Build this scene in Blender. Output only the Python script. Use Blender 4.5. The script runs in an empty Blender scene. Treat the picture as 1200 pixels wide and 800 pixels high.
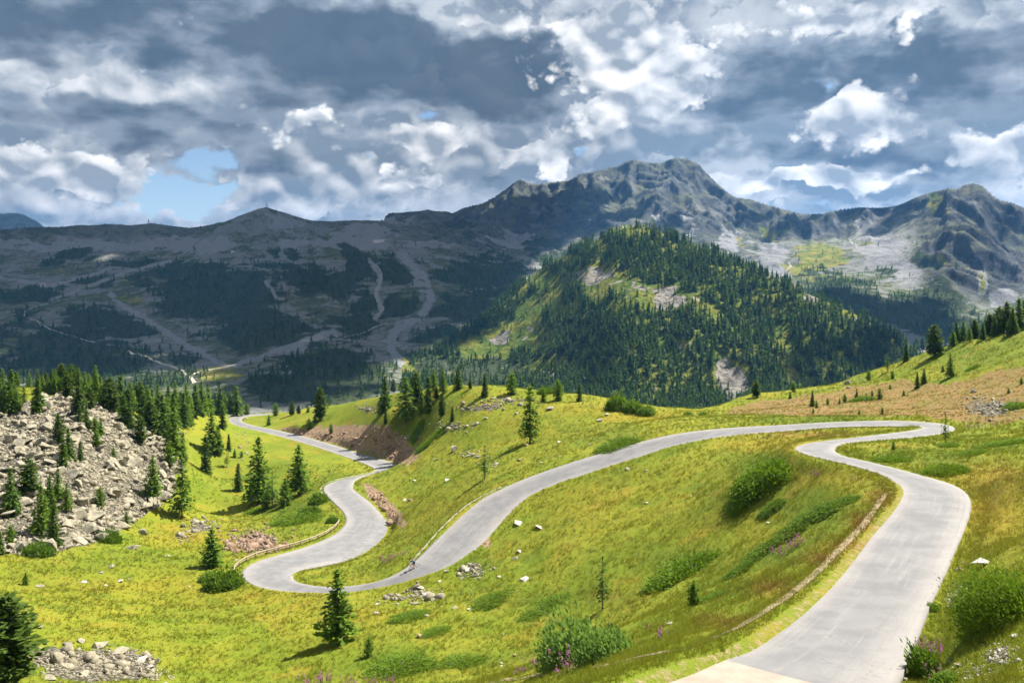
import bpy, bmesh, math, random, time
import numpy as np
from mathutils import Vector, Matrix
T0 = time.time()
random.seed(7); RNG = np.random.default_rng(11)
scene = bpy.context.scene
COL = scene.collection

# ------------------------------------------------------------------ camera
F = 1000.0; CU, CV = 600.0, 310.0            # focal length and principal point in photo pixels (1200 x 800)
cam_d = bpy.data.cameras.new('camera'); cam = bpy.data.objects.new('camera', cam_d); COL.objects.link(cam)
cam_d.sensor_width = 36.0; cam_d.lens = 30.0; cam_d.shift_y = -0.075
cam_d.clip_start = 0.5; cam_d.clip_end = 60000
cam.rotation_euler = (math.radians(90), 0, 0)
scene.camera = cam

def world_at(u, v, y):
    return ((u - CU) / F * y, y, (CV - v) / F * y)

# ------------------------------------------------------------------ numpy noise
def _hash(ix, iy, seed):
    h = (ix.astype(np.int64) * 374761393 + iy.astype(np.int64) * 668265263 + seed * 1442695041) & 0xFFFFFFFF
    h = ((h ^ (h >> 13)) * 1274126177) & 0xFFFFFFFF
    h = ((h ^ (h >> 15)) * 2246822519) & 0xFFFFFFFF
    return (h ^ (h >> 16)) & 0xFFFFFFFF
def gnoise(x, y, seed=0):
    x0 = np.floor(x); y0 = np.floor(y); fx = x - x0; fy = y - y0
    ix = x0.astype(np.int64); iy = y0.astype(np.int64)
    ux = fx * fx * fx * (fx * (fx * 6 - 15) + 10); uy = fy * fy * fy * (fy * (fy * 6 - 15) + 10)
    def g(dx, dy):
        a = _hash(ix + dx, iy + dy, seed) * (2 * math.pi / 4294967296.0)
        return np.cos(a) * (fx - dx) + np.sin(a) * (fy - dy)
    a = g(0, 0); b = g(1, 0); c = g(0, 1); d = g(1, 1)
    return ((a + (b - a) * ux) * (1 - uy) + (c + (d - c) * ux) * uy) * 1.4
def fbm(x, y, oct=5, seed=0, gain=0.5, lac=2.03):
    s = np.zeros_like(x); a = 1.0; n = 0
    for k in range(oct):
        s += a * gnoise(x, y, seed + k * 17); n += a; a *= gain
        x, y = (x * 0.8 - y * 0.6) * lac + 13.7, (x * 0.6 + y * 0.8) * lac - 7.1
    return s / n
def ridged(x, y, oct=6, seed=0, gain=0.5, lac=2.05):
    s = np.zeros_like(x); a = 1.0; n = 0; w = 1.0
    for k in range(oct):
        r = 1 - np.abs(gnoise(x, y, seed + k * 31)) * 1.35
        r = np.clip(r, 0, 1) ** 2
        s += a * r * w; w = np.clip(r * 1.6, 0, 1); n += a; a *= gain
        x, y = (x * 0.8 - y * 0.6) * lac + 3.7, (x * 0.6 + y * 0.8) * lac - 9.1
    return s / n
def sstep(a, b, x):
    t = np.clip((x - a) / (b - a), 0, 1); return t * t * (3 - 2 * t)

class RBF:
    def __init__(self, pts, c, lam=0.0):
        p = np.array(pts, float); self.c = c
        self.m = p[:, :2].mean(0); self.P = p[:, :2]
        n = len(p); r = np.sqrt(((p[:, None, :2] - p[None, :, :2]) ** 2).sum(-1) + c * c)
        A = np.zeros((n + 3, n + 3)); A[:n, :n] = -r + lam * np.eye(n) * 1.0
        A[:n, n] = 1; A[:n, n + 1:] = (self.P - self.m) / 100; A[n:, :n] = A[:n, n:].T
        b = np.zeros(n + 3); b[:n] = p[:, 2]
        self.w = np.linalg.solve(A, b)
    def __call__(self, x, y):
        sh = x.shape; x = x.ravel(); y = y.ravel(); out = np.empty(len(x)); n = len(self.P)
        for s in range(0, len(x), 40000):
            xs = x[s:s + 40000]; ys = y[s:s + 40000]
            acc = self.w[n] + self.w[n + 1] * (xs - self.m[0]) / 100 + self.w[n + 2] * (ys - self.m[1]) / 100
            r = np.sqrt((xs[:, None] - self.P[None, :, 0]) ** 2 + (ys[:, None] - self.P[None, :, 1]) ** 2 + self.c ** 2)
            out[s:s + 40000] = acc - r @ self.w[:n]
        return out.reshape(sh)

# ------------------------------------------------------------------ road trace: (left edge u,v, right edge u,v, height below the eye)
ROAD = [
 (640, 848, 1012, 868, 14.2), (700, 822, 1035, 828, 14.6), (760, 797, 1056, 792, 15.0), (806, 781, 1064, 776, 15.2), (850, 769, 1071, 757, 15.4), (885, 748, 1082, 727, 15.7), (915, 727, 1092, 703, 16.0), (943, 705, 1101, 685, 16.2),
 (968, 682, 1111, 664, 16.4), (990, 656, 1122, 638, 16.7), (1015, 624, 1131, 617, 17.0), (1037, 603, 1137, 603, 17.3),
 (1050, 586, 1139, 589, 17.6), (1054, 575, 1134, 577, 17.9), (1050, 567, 1117, 567, 18.2), (1038, 558, 1090, 559.5, 18.5), (1018, 551, 1060, 551, 18.8), (995, 544.5, 1030, 543.5, 19.1),
 (974, 540, 1008, 538.5, 19.4), (957, 536, 991, 535, 19.6), (940, 531.5, 981, 531, 19.8), (928, 526.5, 978, 527.5, 20.0), (930, 522.5, 979, 524, 20.2), (945, 518.5, 986, 519.5, 20.5), (968, 515.8, 1002, 517.3, 20.7), (995, 513, 1025, 515.8, 20.9),
 (1030, 509, 1055, 513.5, 21.3), (1060, 505.5, 1085, 511.3, 21.6), (1077, 502.6, 1108, 508.5, 21.9), (1080, 501, 1124, 502.5, 22.1), (1074, 500, 1110, 497, 22.3),
 (1055, 499.6, 1085, 494, 22.5), (1020, 499.6, 1042, 492.2, 22.9), (985, 500, 995, 493.3, 23.4),
 (945, 503, 950, 495.5, 24.1),
 (905, 506.5, 905, 498.5, 24.8), (865, 510, 860, 500.5, 25.6), (825, 516, 815, 504.5, 26.6), (790, 524, 775, 511, 27.8), (755, 535, 738, 521, 29.3),
 (720, 546, 700, 532, 30.8), (685, 557, 662, 544, 32.2), (652, 568, 625, 556.5, 33.5), (622, 581, 590, 571, 34.8), (600, 597, 560, 586, 36.0),
 (585, 614, 538, 604, 37.2), (568, 634, 518, 624, 38.4), (549, 652, 500, 644, 39.5), (528, 667, 482, 661, 40.4), (500, 678, 462, 674, 41.2),
 (470, 686.5, 440, 682, 41.9), (436, 693, 414, 686, 42.5), (402, 696.5, 390, 688, 43.0), (366, 696, 366, 686, 43.6), (330, 694, 348, 682, 44.2),
 (298, 688, 342, 677, 44.8), (281, 676, 346, 671, 45.4), (284, 665, 358, 666, 46.0), (300, 656, 378, 662, 46.5), (325, 649, 402, 658, 47.0),
 (352, 642, 424, 649, 47.5), (378, 633, 443, 637, 48.0), (397, 623, 455, 623, 48.6), (407, 611, 454, 609, 49.2), (403, 600, 446, 599, 49.8),
 (391, 589, 436, 588, 50.4), (381, 579, 424, 579, 51.0), (377, 572, 414, 572, 51.6), (384, 566, 414, 564, 52.2), (400, 561, 424, 558, 52.8),
 (424, 557, 440, 554, 53.3), (438, 552.5, 462, 551, 53.7), (438, 548.5, 469, 547, 54.0), (430, 544.5, 462, 542, 54.4), (416, 539, 442, 536.5, 55.0), (394, 531.5, 416, 529.5, 55.9),
 (366, 522, 386, 519.5, 57.2), (338, 514, 356, 511, 58.4), (312, 507.5, 324, 503.5, 59.6), (290, 502.5, 296, 498.5, 60.8), (272, 498, 284, 494.5, 61.6),
 (266, 492.5, 282, 491.5, 62.2), (270, 488.5, 286, 488.5, 62.8), (284, 485.8, 294, 487.2, 63.3), (310, 484.6, 312, 486.4, 63.8), (345, 483.4, 345, 485.4, 64.4), (380, 482.2, 380, 484.2, 65),
]
def road_pts():
    L, R = [], []
    for a, b, c, d, h in ROAD:
        yl = h * F / (b - CV); yr = h * F / (d - CV)
        L.append(world_at(a, b, yl)); R.append(world_at(c, d, yr))
    return np.array(L), np.array(R)
def smooth_curve(P, per):
    """Catmull-Rom through the points, `per` steps each."""
    out = []
    n = len(P)
    for i in range(n - 1):
        p0, p1, p2, p3 = P[max(i - 1, 0)], P[i], P[i + 1], P[min(i + 2, n - 1)]
        for k in range(per):
            t = k / per
            out.append(0.5 * ((2 * p1) + (-p0 + p2) * t + (2 * p0 - 5 * p1 + 4 * p2 - p3) * t * t + (-p0 + 3 * p1 - 3 * p2 + p3) * t ** 3))
    out.append(P[-1]); return np.array(out)
RL0, RR0 = road_pts()
for A in (RL0, RR0):                                 # take the tracing jitter out
    for _ in range(1):
        A[1:-1] = A[1:-1] * 0.7 + (A[:-2] + A[2:]) * 0.15
RL = smooth_curve(RL0, 6); RR = smooth_curve(RR0, 6)
RC = (RL + RR) / 2

# ------------------------------------------------------------------ near ground: points read off the photograph as (u, v, distance)
NEAR = [
 # boulder hill and the meadow under it
 (0, 640, 130), (50, 640, 131), (100, 642, 133), (165, 612, 163), (190, 560, 200), (200, 500, 245), (100, 560, 162), (0, 560, 160), (100, 500, 188), (0, 500, 185), (160, 560, 178), (150, 500, 205),
 (100, 700, 105), (0, 700, 100), (200, 700, 116), (230, 655, 138), (150, 655, 130), (240, 605, 196), (250, 560, 235), (300, 560, 228), (240, 520, 275), (340, 600, 186), (300, 620, 165), (262, 642, 150), (270, 525, 272), (330, 545, 236),
 # knoll between the two arms
 (300, 498, 325), (350, 497, 300), (420, 499, 270), (470, 512, 246), (486, 533, 226), (450, 488, 250), (500, 500, 226), (500, 475, 238), (475, 480, 250), (560, 520, 195), (620, 517, 175), (640, 480, 200), (700, 500, 172), (480, 560, 190), (470, 600, 157), (540, 560, 160), (470, 640, 132), (440, 665, 121), (600, 540, 158), (430, 660, 123),
 # meadow inside the long bend
 (700, 600, 112), (800, 600, 99), (700, 700, 86), (800, 700, 70), (600, 700, 95), (600, 780, 76), (450, 750, 88), (300, 750, 95), (100, 780, 82), (0, 780, 76), (700, 760, 56), (640, 770, 66), (740, 730, 62),
 (850, 560, 108), (880, 530, 112), (900, 600, 84), (950, 600, 73), (900, 660, 63), (850, 700, 54), (980, 580, 70), (560, 800, 66), (680, 790, 45), (740, 770, 42), (790, 745, 42), (850, 720, 44), (940, 655, 57),
 (300, 800, 82), (400, 715, 104), (300, 705, 112),
 # right side
 (1100, 765, 31.5), (1200, 780, 25.5), (1200, 700, 31), (1140, 690, 38), (1200, 620, 40), (1200, 550, 62), (1160, 570, 63), (1100, 535, 84), (1200, 510, 96), (1150, 507, 108), (1200, 480, 122), (1100, 480, 142), (1100, 450, 175), (1200, 430, 162),
 (1000, 482, 146), (1000, 462, 190), (900, 484, 158), (800, 490, 165), (950, 487, 150), (740, 492, 180), (1060, 520, 96), (1030, 525, 96), (990, 505, 119),
]
CREST = [(-500, 470, 250), (-200, 462, 240), (0, 455, 230), (40, 458, 222), (75, 458, 216), (110, 464, 224), (150, 471, 240), (200, 475, 268), (250, 484, 330), (275, 487.5, 370), (330, 484, 372), (350, 481, 345), (400, 476, 306), (450, 468, 278), (475, 464.5, 264), (500, 461, 250), (525, 459, 238),
 (560, 458, 222), (600, 462, 220), (650, 467, 214), (700, 470.5, 206), (740, 477, 198), (770, 482, 190), (810, 483.5, 190), (850, 481, 200), (880, 467, 208), (950, 458, 212), (1000, 451, 220), (1040, 437, 218), (1090, 416, 214), (1130, 402, 210), (1170, 392, 205), (1200, 387, 200), (1300, 366, 200), (1500, 340, 190), (1900, 300, 190)]
_c = np.array(CREST, float); _cu = np.concatenate([[-500, -200], np.arange(-60, 1300, 16), [1300, 1500, 1900]])
ctrl = [world_at(*p) for p in NEAR] + [world_at(q, np.interp(q, _c[:, 0], _c[:, 1]), np.interp(q, _c[:, 0], _c[:, 2])) for q in _cu]
ctrl += [(0, 8, -6.5), (14, 12, -7), (-14, 15, -13), (-40, 40, -27), (-70, 60, -33), (70, 50, -8), (100, 100, -6), (140, 150, 0), (-140, 120, -38), (0, 22, -13.5), (5, -20, -3), (40, 15, -4), (-60, 10, -20), (200, 100, 5), (-220, 160, -36), (-12, 36, -24)]
for i in range(0, len(RL0), 1):
    for P in (RL0[i], RR0[i]):
        ctrl.append((P[0], P[1], P[2]))
# drop near-duplicates
keep = []
for p in ctrl:
    d = 1.2 if p[1] < 60 else 2.2
    if all((p[0] - q[0]) ** 2 + (p[1] - q[1]) ** 2 > d * d for q in keep): keep.append(p)
near_rbf = RBF(keep, 4.5, 0.4)
cr = np.array(CREST, float); cr_t = (cr[:, 0] - CU) / F
def crest_y(t): return np.interp(t, cr_t, cr[:, 2])

# nearest road distance on a coarse lookup, then exact where close
def seg_dist(x, y, P, chunk=20000):
    """distance to the polyline P, and the index of the closest vertex."""
    d = np.empty(len(x)); k = np.empty(len(x), int)
    for s in range(0, len(x), chunk):
        dx = x[s:s + chunk, None] - P[None, :, 0]; dy = y[s:s + chunk, None] - P[None, :, 1]
        q = dx * dx + dy * dy; j = q.argmin(1); k[s:s + chunk] = j; d[s:s + chunk] = np.sqrt(q[np.arange(len(j)), j])
    return d, k
ROADMID = smooth_curve((RL0 + RR0) / 2, 12)
RLf = smooth_curve(RL0, 12); RRf = smooth_curve(RR0, 12)
HALFW = np.linalg.norm((RLf - RRf)[:, :2], axis=1) / 2
_tan = np.gradient(ROADMID[:, :2], axis=0); _tan /= np.linalg.norm(_tan, axis=1)[:, None] + 1e-9
_nor = np.stack([-_tan[:, 1], _tan[:, 0]], 1)
HALFP = np.abs(((RLf - RRf)[:, :2] * _nor).sum(1)) / 2      # half width across the road
def road_field(x, y):
    """signed metres outside the road edge (negative on it) and the road's height there"""
    sh = x.shape; x = x.ravel(); y = y.ravel()
    e = np.full(len(x), 99.0); z = np.zeros(len(x))
    m = np.ones(len(x), bool)
    idx = np.nonzero(m)[0]
    # coarse pass
    dc, kc = seg_dist(x, y, ROADMID[::10])
    idx = np.nonzero(dc < 18)[0]
    d, k = seg_dist(x[idx], y[idx], ROADMID)
    px, py = x[idx], y[idx]; best = np.full(len(idx), 1e9)
    for E in (RLf, RRf):
        for o in range(-14, 14):
            i0 = np.clip(k + o, 0, len(E) - 2); a = E[i0, :2]; ab = E[i0 + 1, :2] - a
            t = np.clip(((px - a[:, 0]) * ab[:, 0] + (py - a[:, 1]) * ab[:, 1]) / ((ab ** 2).sum(1) + 1e-9), 0, 1)
            best = np.minimum(best, np.hypot(px - a[:, 0] - t * ab[:, 0], py - a[:, 1] - t * ab[:, 1]))
    poly = np.concatenate([RLf[::3, :2], RRf[::-3, :2]]); ins = np.zeros(len(idx), bool)
    for (x1, y1), (x2, y2) in zip(poly, np.roll(poly, -1, 0)):
        if y1 != y2: ins ^= ((y1 > py) != (y2 > py)) & (px < (x2 - x1) * (py - y1) / (y2 - y1) + x1)
    e[idx] = np.where(ins, -best, best); z[idx] = ROADMID[k, 2]
    return e.reshape(sh), z.reshape(sh)

def near_height(x, y, t):
    yc = crest_y(t) + 6
    yy = np.minimum(y, yc); xx = t * yy
    h = near_rbf(xx, yy)
    over = np.maximum(y - yc, 0)
    return h - 0.75 * over * over / (over + 25)

# ------------------------------------------------------------------ far ground
SKY = [(-500, 262), (-200, 258), (0, 268), (30, 266.5), (60, 266), (95, 264), (130, 262.5), (152, 263.5), (178, 261), (200, 264), (222, 266.5), (240, 264), (262, 260), (285, 251), (300, 245), (312, 242.5), (326, 247), (345, 253), (365, 258), (385, 259), (430, 258), (448, 258),
 (455, 250), (480, 247.5), (500, 246), (522, 247.5), (530, 250), (545, 243), (565, 238), (580, 230), (592, 222), (600, 216), (609, 210.5), (618, 213), (630, 215.5), (655, 213), (668, 211), (680, 204), (692, 202), (705, 199), (722, 195), (735, 189), (743, 187), (755, 190), (765, 191), (775, 191.5), (784, 187), (795, 185), (806, 186), (818, 192), (828, 202), (840, 214), (852, 224), (862, 231), (880, 234), (900, 240), (922, 246), (940, 251), (965, 250), (985, 246), (1008, 243), (1030, 243.5), (1050, 241.5), (1075, 231), (1095, 224), (1110, 220.5), (1122, 221), (1130, 217), (1140, 214), (1150, 217), (1160, 226), (1172, 234), (1188, 238), (1200, 243), (1400, 250), (1700, 230)]
MTN = [ # u, v, y
 (-300, 262, 2200), (0, 269, 2250), (100, 265, 2300), (180, 263, 2300), (240, 265, 2250), (312, 243, 2150), (385, 259, 2250), (440, 259, 2350), (520, 270, 2350), (560, 276, 2400), (600, 290, 2450),
 (0, 300, 2000), (100, 300, 2000), (200, 300, 2000), (300, 290, 1950), (400, 295, 2000), (500, 300, 2000), (560, 300, 2150),
 (0, 350, 1650), (120, 345, 1650), (220, 340, 1680), (300, 335, 1700), (400, 340, 1700), (500, 340, 1700), (570, 340, 1800),
 (0, 400, 1350), (100, 395, 1400), (200, 390, 1420), (300, 385, 1430), (400, 395, 1400), (500, 385, 1450),
 (0, 450, 1050), (150, 440, 1100), (230, 436, 1130), (290, 430, 1150), (370, 400, 1250), (460, 420, 1150), (480, 440, 1000), (400, 440, 950), (350, 470, 850), (450, 480, 800),
 # behind the left ridge
 (0, 320, 3000), (200, 320, 3000), (330, 310, 2900), (440, 300, 2900),
 # main massif
 (490, 247, 3400), (530, 251, 3350), (565, 238, 3400), (608, 210, 3450), (645, 214, 3500), (690, 203, 3500), (742, 187, 3500), (765, 191, 3500), (800, 185, 3400), (835, 210, 3350), (865, 232, 3300), (910, 243, 3200), (945, 251, 3200), (1000, 244, 3100), (1050, 241, 3000),
 (560, 265, 2950), (620, 250, 3000), (660, 260, 2900), (720, 235, 3100), (780, 230, 3050), (810, 255, 2800), (850, 290, 2500), (760, 262, 2800), (690, 275, 2650), (620, 290, 2600), (580, 290, 2550), (720, 300, 2300), (780, 310, 2250), (870, 270, 2750),
 (600, 300, 4400), (750, 310, 4400), (900, 310, 4200), (1100, 310, 3900), (480, 310, 4300),
 # bowl
 (900, 300, 2350), (940, 300, 2250), (1000, 290, 2300), (960, 270, 2700), (1020, 265, 2700), (1060, 270, 2500), (930, 325, 1950), (1000, 325, 1900), (1050, 310, 2050), (960, 345, 1700), (1020, 355, 1600), (1060, 380, 1450), (1100, 400, 1350), (1000, 400, 1350), (900, 360, 1700), (1080, 420, 1200),
 # right peak and its ribs
 (1110, 222, 2750), (1140, 214, 2350), (1165, 230, 2400), (1200, 244, 2500), (1090, 270, 2250), (1120, 290, 1950), (1075, 320, 1900), (1110, 330, 1750), (1145, 280, 2050), (1170, 290, 2050), (1160, 340, 1700), (1200, 330, 1750), (1190, 370, 1500), (1130, 370, 1550), (1250, 300, 2000), (1400, 260, 2200), (1300, 320, 1700), (1200, 300, 2900), (1700, 240, 2200), (1500, 350, 1500), (-300, 380, 1400), (-300, 450, 1000)]
mtn_rbf = RBF([world_at(*p) for p in MTN], 55.0, 2.0)
HILL = [(-60, 480, 900), (745, 265, 1260)]
HCREST = [(380, 520, 800), (430, 470, 900), (470, 436, 1050), (500, 420, 1150), (540, 392, 1230), (580, 362, 1290), (610, 333, 1330), (640, 310, 1350), (670, 295, 1340), (700, 281, 1310), (722, 269, 1280), (745, 264.5, 1260), (770, 270, 1240), (800, 283, 1210), (830, 292, 1180), (860, 306, 1150), (890, 319, 1120), (920, 332, 1090), (950, 346, 1060), (975, 356, 1040), (1000, 367, 1020), (1030, 384, 1000), (1055, 398, 980), (1085, 425, 950), (1150, 480, 900), (1300, 560, 800)]
hc = np.array(HCREST, float); hc_t = (hc[:, 0] - CU) / F
def hill_height(x, y, t):
    yc = np.interp(t, hc_t, hc[:, 2]); zc = (CV - np.interp(t, hc_t, hc[:, 1])) / F * yc
    front = np.maximum(yc - y, 0); back = np.maximum(y - yc, 0)
    n = ridged(x / 330 + 2.2, y / 420 + 5.1, 5, 5) - 0.45
    n2 = fbm(x / 70, y / 70, 4, 77)
    amp = np.clip(front / 90, 0, 1)
    fs_ = 0.40 + .10 * sstep(.10, .25, t)
    h = zc - fs_ * front - 0.00012 * front ** 2 + amp * (n * (38 + 20 * sstep(.12, .25, t)) + n2 * 9) - 0.62 * back - 0.0 * back
    return h + (1 - amp) * n2 * 3.0

def mtn_height(x, y, t):
    h = mtn_rbf(x, y)
    u = CU + F * t; 
    wx = x + 70 * fbm(x / 300, y / 300, 3, 41); wy = y + 70 * fbm(x / 300 + 9, y / 300 + 4, 3, 43)
    qx, qy = wx * .82 + wy * .57, wy * .82 - wx * .57
    ax, ay = wx * .92 + wy * .39, wy * .92 - wx * .39
    r = .5 * (ridged(ax / 250, ay / 640, 7, 3, 0.5) - 0.42) + .7 * (ridged(qx / 640, qy / 520, 7, 13, 0.5) - .42)
    r2 = ridged(ax / 75 + 7, ay / 200 + 3, 6, 9, 0.55) - 0.42
    rock = np.maximum(sstep(2500, 2900, y) * sstep(-0.14, 0.0, t), sstep(0.44, 0.52, t) * sstep(1500, 1900, y))
    rock = np.maximum(rock, sstep(1990, 2250, y) * 0.35)
    bowl = np.exp(-((u - 985) / 70) ** 2) * sstep(1500, 1800, y) * (1 - sstep(2500, 2900, y))
    rock = rock * (1 - 0.85 * bowl)
    amp = 14 + 95 * rock
    h = h + amp * r + (5 + 30 * rock) * r2 + 5 * rock * fbm(x / 22, y / 34, 4, 57) + 3.0 * fbm(x / 40, y / 40, 4, 51)
    return h, rock

# fan-shaped grid, fine where the photo looks, coarser to the sides
STEP = 0.00125
tc = np.arange(-0.66, 0.6601, STEP)
tl = np.concatenate([np.linspace(-1.5, -0.67, 60), tc, np.linspace(0.67, 1.5, 60)])
def geo(a, b, r):
    n = int(math.log(b / a) / math.log(r)); return a * (b / a) ** (np.arange(n + 1) / n)
y_near = geo(5.0, 30, 1.02); y_near = np.concatenate([y_near[:-1], geo(30, 425, 1.0052)])
y_far = np.concatenate([geo(425, 760, 1.02)[:-1], geo(760, 3700, 1.0030)[:-1], geo(3700, 7600, 1.012)])
yr = np.concatenate([y_near, y_far[1:]])
TT, YY = np.meshgrid(tl, yr); XX = TT * YY
NN = len(y_near)
H = np.full(XX.shape, -400.0)
# --- near
xs, ys, ts = XX[:NN], YY[:NN], TT[:NN]
hn = near_height(xs, ys, ts)
edge, roadz = road_field(xs, ys)
offroad = sstep(0.5, 4.0, edge)
tus = 0.30 * fbm(xs / 5.5, ys / 5.5, 3, 101) + 0.13 * fbm(xs / 1.3, ys / 1.3, 3, 103) + 1.0 * fbm(xs / 24, ys / 24, 3, 105) * sstep(40, 120, ys) * sstep(3, 14, edge)
hn = hn + offroad * tus
flat = 1 - sstep(0.35, 2.2, edge)
hn = hn * (1 - flat) + (roadz - 0.01 + 0.05 * fbm(xs * 1.6, ys * 1.6, 3, 111) * sstep(-0.1, 0.6, edge)) * flat
hn = hn - 0.30 * (1 - sstep(-0.9, -0.25, edge))
H[:NN] = hn
EDGE = np.full(XX.shape, 99.0); EDGE[:NN] = edge
# --- far
xs, ys, ts = XX[NN:], YY[NN:], TT[NN:]
hm, ROCKF = mtn_height(xs, ys, ts)
hh = hill_height(xs, ys, ts)
ucol = CU + F * tl
sky = np.array(SKY, float); want = (CV - np.interp(ucol, sky[:, 0], sky[:, 1])) / F
jag = 0.0016 * (ridged(ucol / 26, ucol * 0 + 1.5, 4, 8) - 0.5) * np.interp(ucol, [0, 440, 460, 880, 900, 1060, 1090, 1200], [1.0, .6, 1.0, 1.0, .5, .5, 1.1, 1.1])
want = want + jag
for it in range(4):                                        # bring the skyline to the traced one
    el = hm / ys; jj = el.argmax(0); err = want - el.max(0)
    yj = ys[jj, np.arange(len(tl))]
    k = np.hanning(9); k /= k.sum(); err = np.convolve(np.pad(err, 4, mode='edge'), k, 'valid'); yj = np.convolve(np.pad(yj, 4, mode='edge'), k, 'valid')
    w = np.exp(-((ys - yj[None]) / (0.13 * yj[None])) ** 2)
    hm = hm + err[None] * ys * w
wanth = (CV - np.interp(ucol, hc[:, 0], hc[:, 1])) / F
for it in range(2):
    el = hh / ys; jj = el.argmax(0); err = wanth - el.max(0); yj = ys[jj, np.arange(len(tl))]
    hh = hh + err[None] * ys * np.exp(-((ys - yj[None]) / 130.0) ** 2)
nb = near_height(xs, ys, ts)
fp_ = np.interp(ucol, [-200, -60, -20, 0, 12, 20, 30, 42, 52, 66, 80], [266, 258, 252, 250.5, 249.5, 249, 252, 258, 266, 280, 300])
hm = np.maximum(hm, (CV - fp_[None]) / F * 6200 - .5 * np.abs(ys - 6200) + 22 * fbm(xs / 150, ys / 150, 5, 63))
valley = -230 + 25 * fbm(xs / 200, ys / 200, 3, 61)
def smax(a, b, k):
    h = np.clip(0.5 + 0.5 * (a - b) / k, 0, 1); return b * (1 - h) + a * h + k * h * (1 - h)
hm = smax(hm, valley, 30)
ISHILL = hh > hm
hf = smax(hh, hm, 14)
hf = np.maximum(hf, nb)
bl = sstep(430, 520, ys)
H[NN:] = np.where(ys < 520, np.maximum(nb, valley) * (1 - bl) + hf * bl, hf)
print('terrain', H.shape, round(time.time() - T0, 1))

def height(x, y):
    """bilinear ground height (arrays)"""
    x = np.asarray(x, float); y = np.asarray(y, float); t = x / y
    i = np.clip(np.searchsorted(tl, t) - 1, 0, len(tl) - 2); j = np.clip(np.searchsorted(yr, y) - 1, 0, len(yr) - 2)
    a = np.clip((t - tl[i]) / (tl[i + 1] - tl[i]), 0, 1); b = np.clip((y - yr[j]) / (yr[j + 1] - yr[j]), 0, 1)
    return (H[j, i] * (1 - a) + H[j, i + 1] * a) * (1 - b) + (H[j + 1, i] * (1 - a) + H[j + 1, i + 1] * a) * b
def hit(u, v, y0=12.0, y1=7000.0):
    """first point of the ground met by the sight line through photo pixel (u, v)"""
    t = (u - CU) / F; e = (CV - v) / F
    yy = yr[(yr > y0) & (yr < y1)]
    f = height(t * yy, yy) - e * yy
    k = np.nonzero(f >= 0)[0]
    if len(k) == 0:
        j = int(np.argmax(f / yy)); y = yy[j]
    else:
        j = k[0]
        if j == 0: y = yy[0]
        else:
            a = f[j - 1] / (f[j - 1] - f[j] - 1e-12); y = yy[j - 1] + a * (yy[j] - yy[j - 1])
    return Vector((t * y, y, float(height(t * y, y))))
# ------------------------------------------------------------------ helpers that link objects
def new_mesh(name, verts, faces, mat=None, smooth=False):
    """mesh from numpy arrays; faces: (n,3) or (n,4) array, or a list of such arrays"""
    me = bpy.data.meshes.new(name)
    verts = np.asarray(verts, np.float32).reshape(-1, 3)
    fl = faces if isinstance(faces, list) else [faces]
    fl = [np.asarray(f, np.int32) for f in fl if len(f)]
    me.vertices.add(len(verts)); me.vertices.foreach_set('co', verts.ravel())
    nl = sum(f.size for f in fl); nf = sum(len(f) for f in fl)
    me.loops.add(nl); me.polygons.add(nf)
    me.loops.foreach_set('vertex_index', np.concatenate([f.ravel() for f in fl]))
    ls = []; o = 0
    for f in fl:
        ls.append(o + np.arange(len(f)) * f.shape[1]); o += f.size
    me.polygons.foreach_set('loop_start', np.concatenate(ls).astype(np.int32))
    if smooth: me.polygons.foreach_set('use_smooth', np.ones(nf, bool))
    me.update(calc_edges=True)
    for m in (mat if isinstance(mat, (list, tuple)) else [mat]):
        if m is not None: me.materials.append(m)
    return me
def link(name, me, parent=None, loc=None, rot=None, scale=None):
    o = bpy.data.objects.new(name, me); COL.objects.link(o)
    if parent is not None: o.parent = parent
    if loc is not None: o.location = loc
    if rot is not None: o.rotation_euler = rot
    if scale is not None: o.scale = scale
    return o
def tag(o, label=None, cat=None, group=None, kind=None):
    if label: o['label'] = label
    if cat: o['category'] = cat
    if group: o['group'] = group
    if kind: o['kind'] = kind
    return o
def empty(name, loc, rz=0.0, s=1.0):
    o = bpy.data.objects.new(name, None); COL.objects.link(o); o.location = loc; o.rotation_euler = (0, 0, rz); o.scale = (s, s, s)
    o.empty_display_size = 0.2
    return o
def vattr(me, name, rgba):
    a = me.attributes.new(name, 'FLOAT_COLOR', 'POINT'); a.data.foreach_set('color', np.asarray(rgba, np.float32).ravel())

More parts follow.
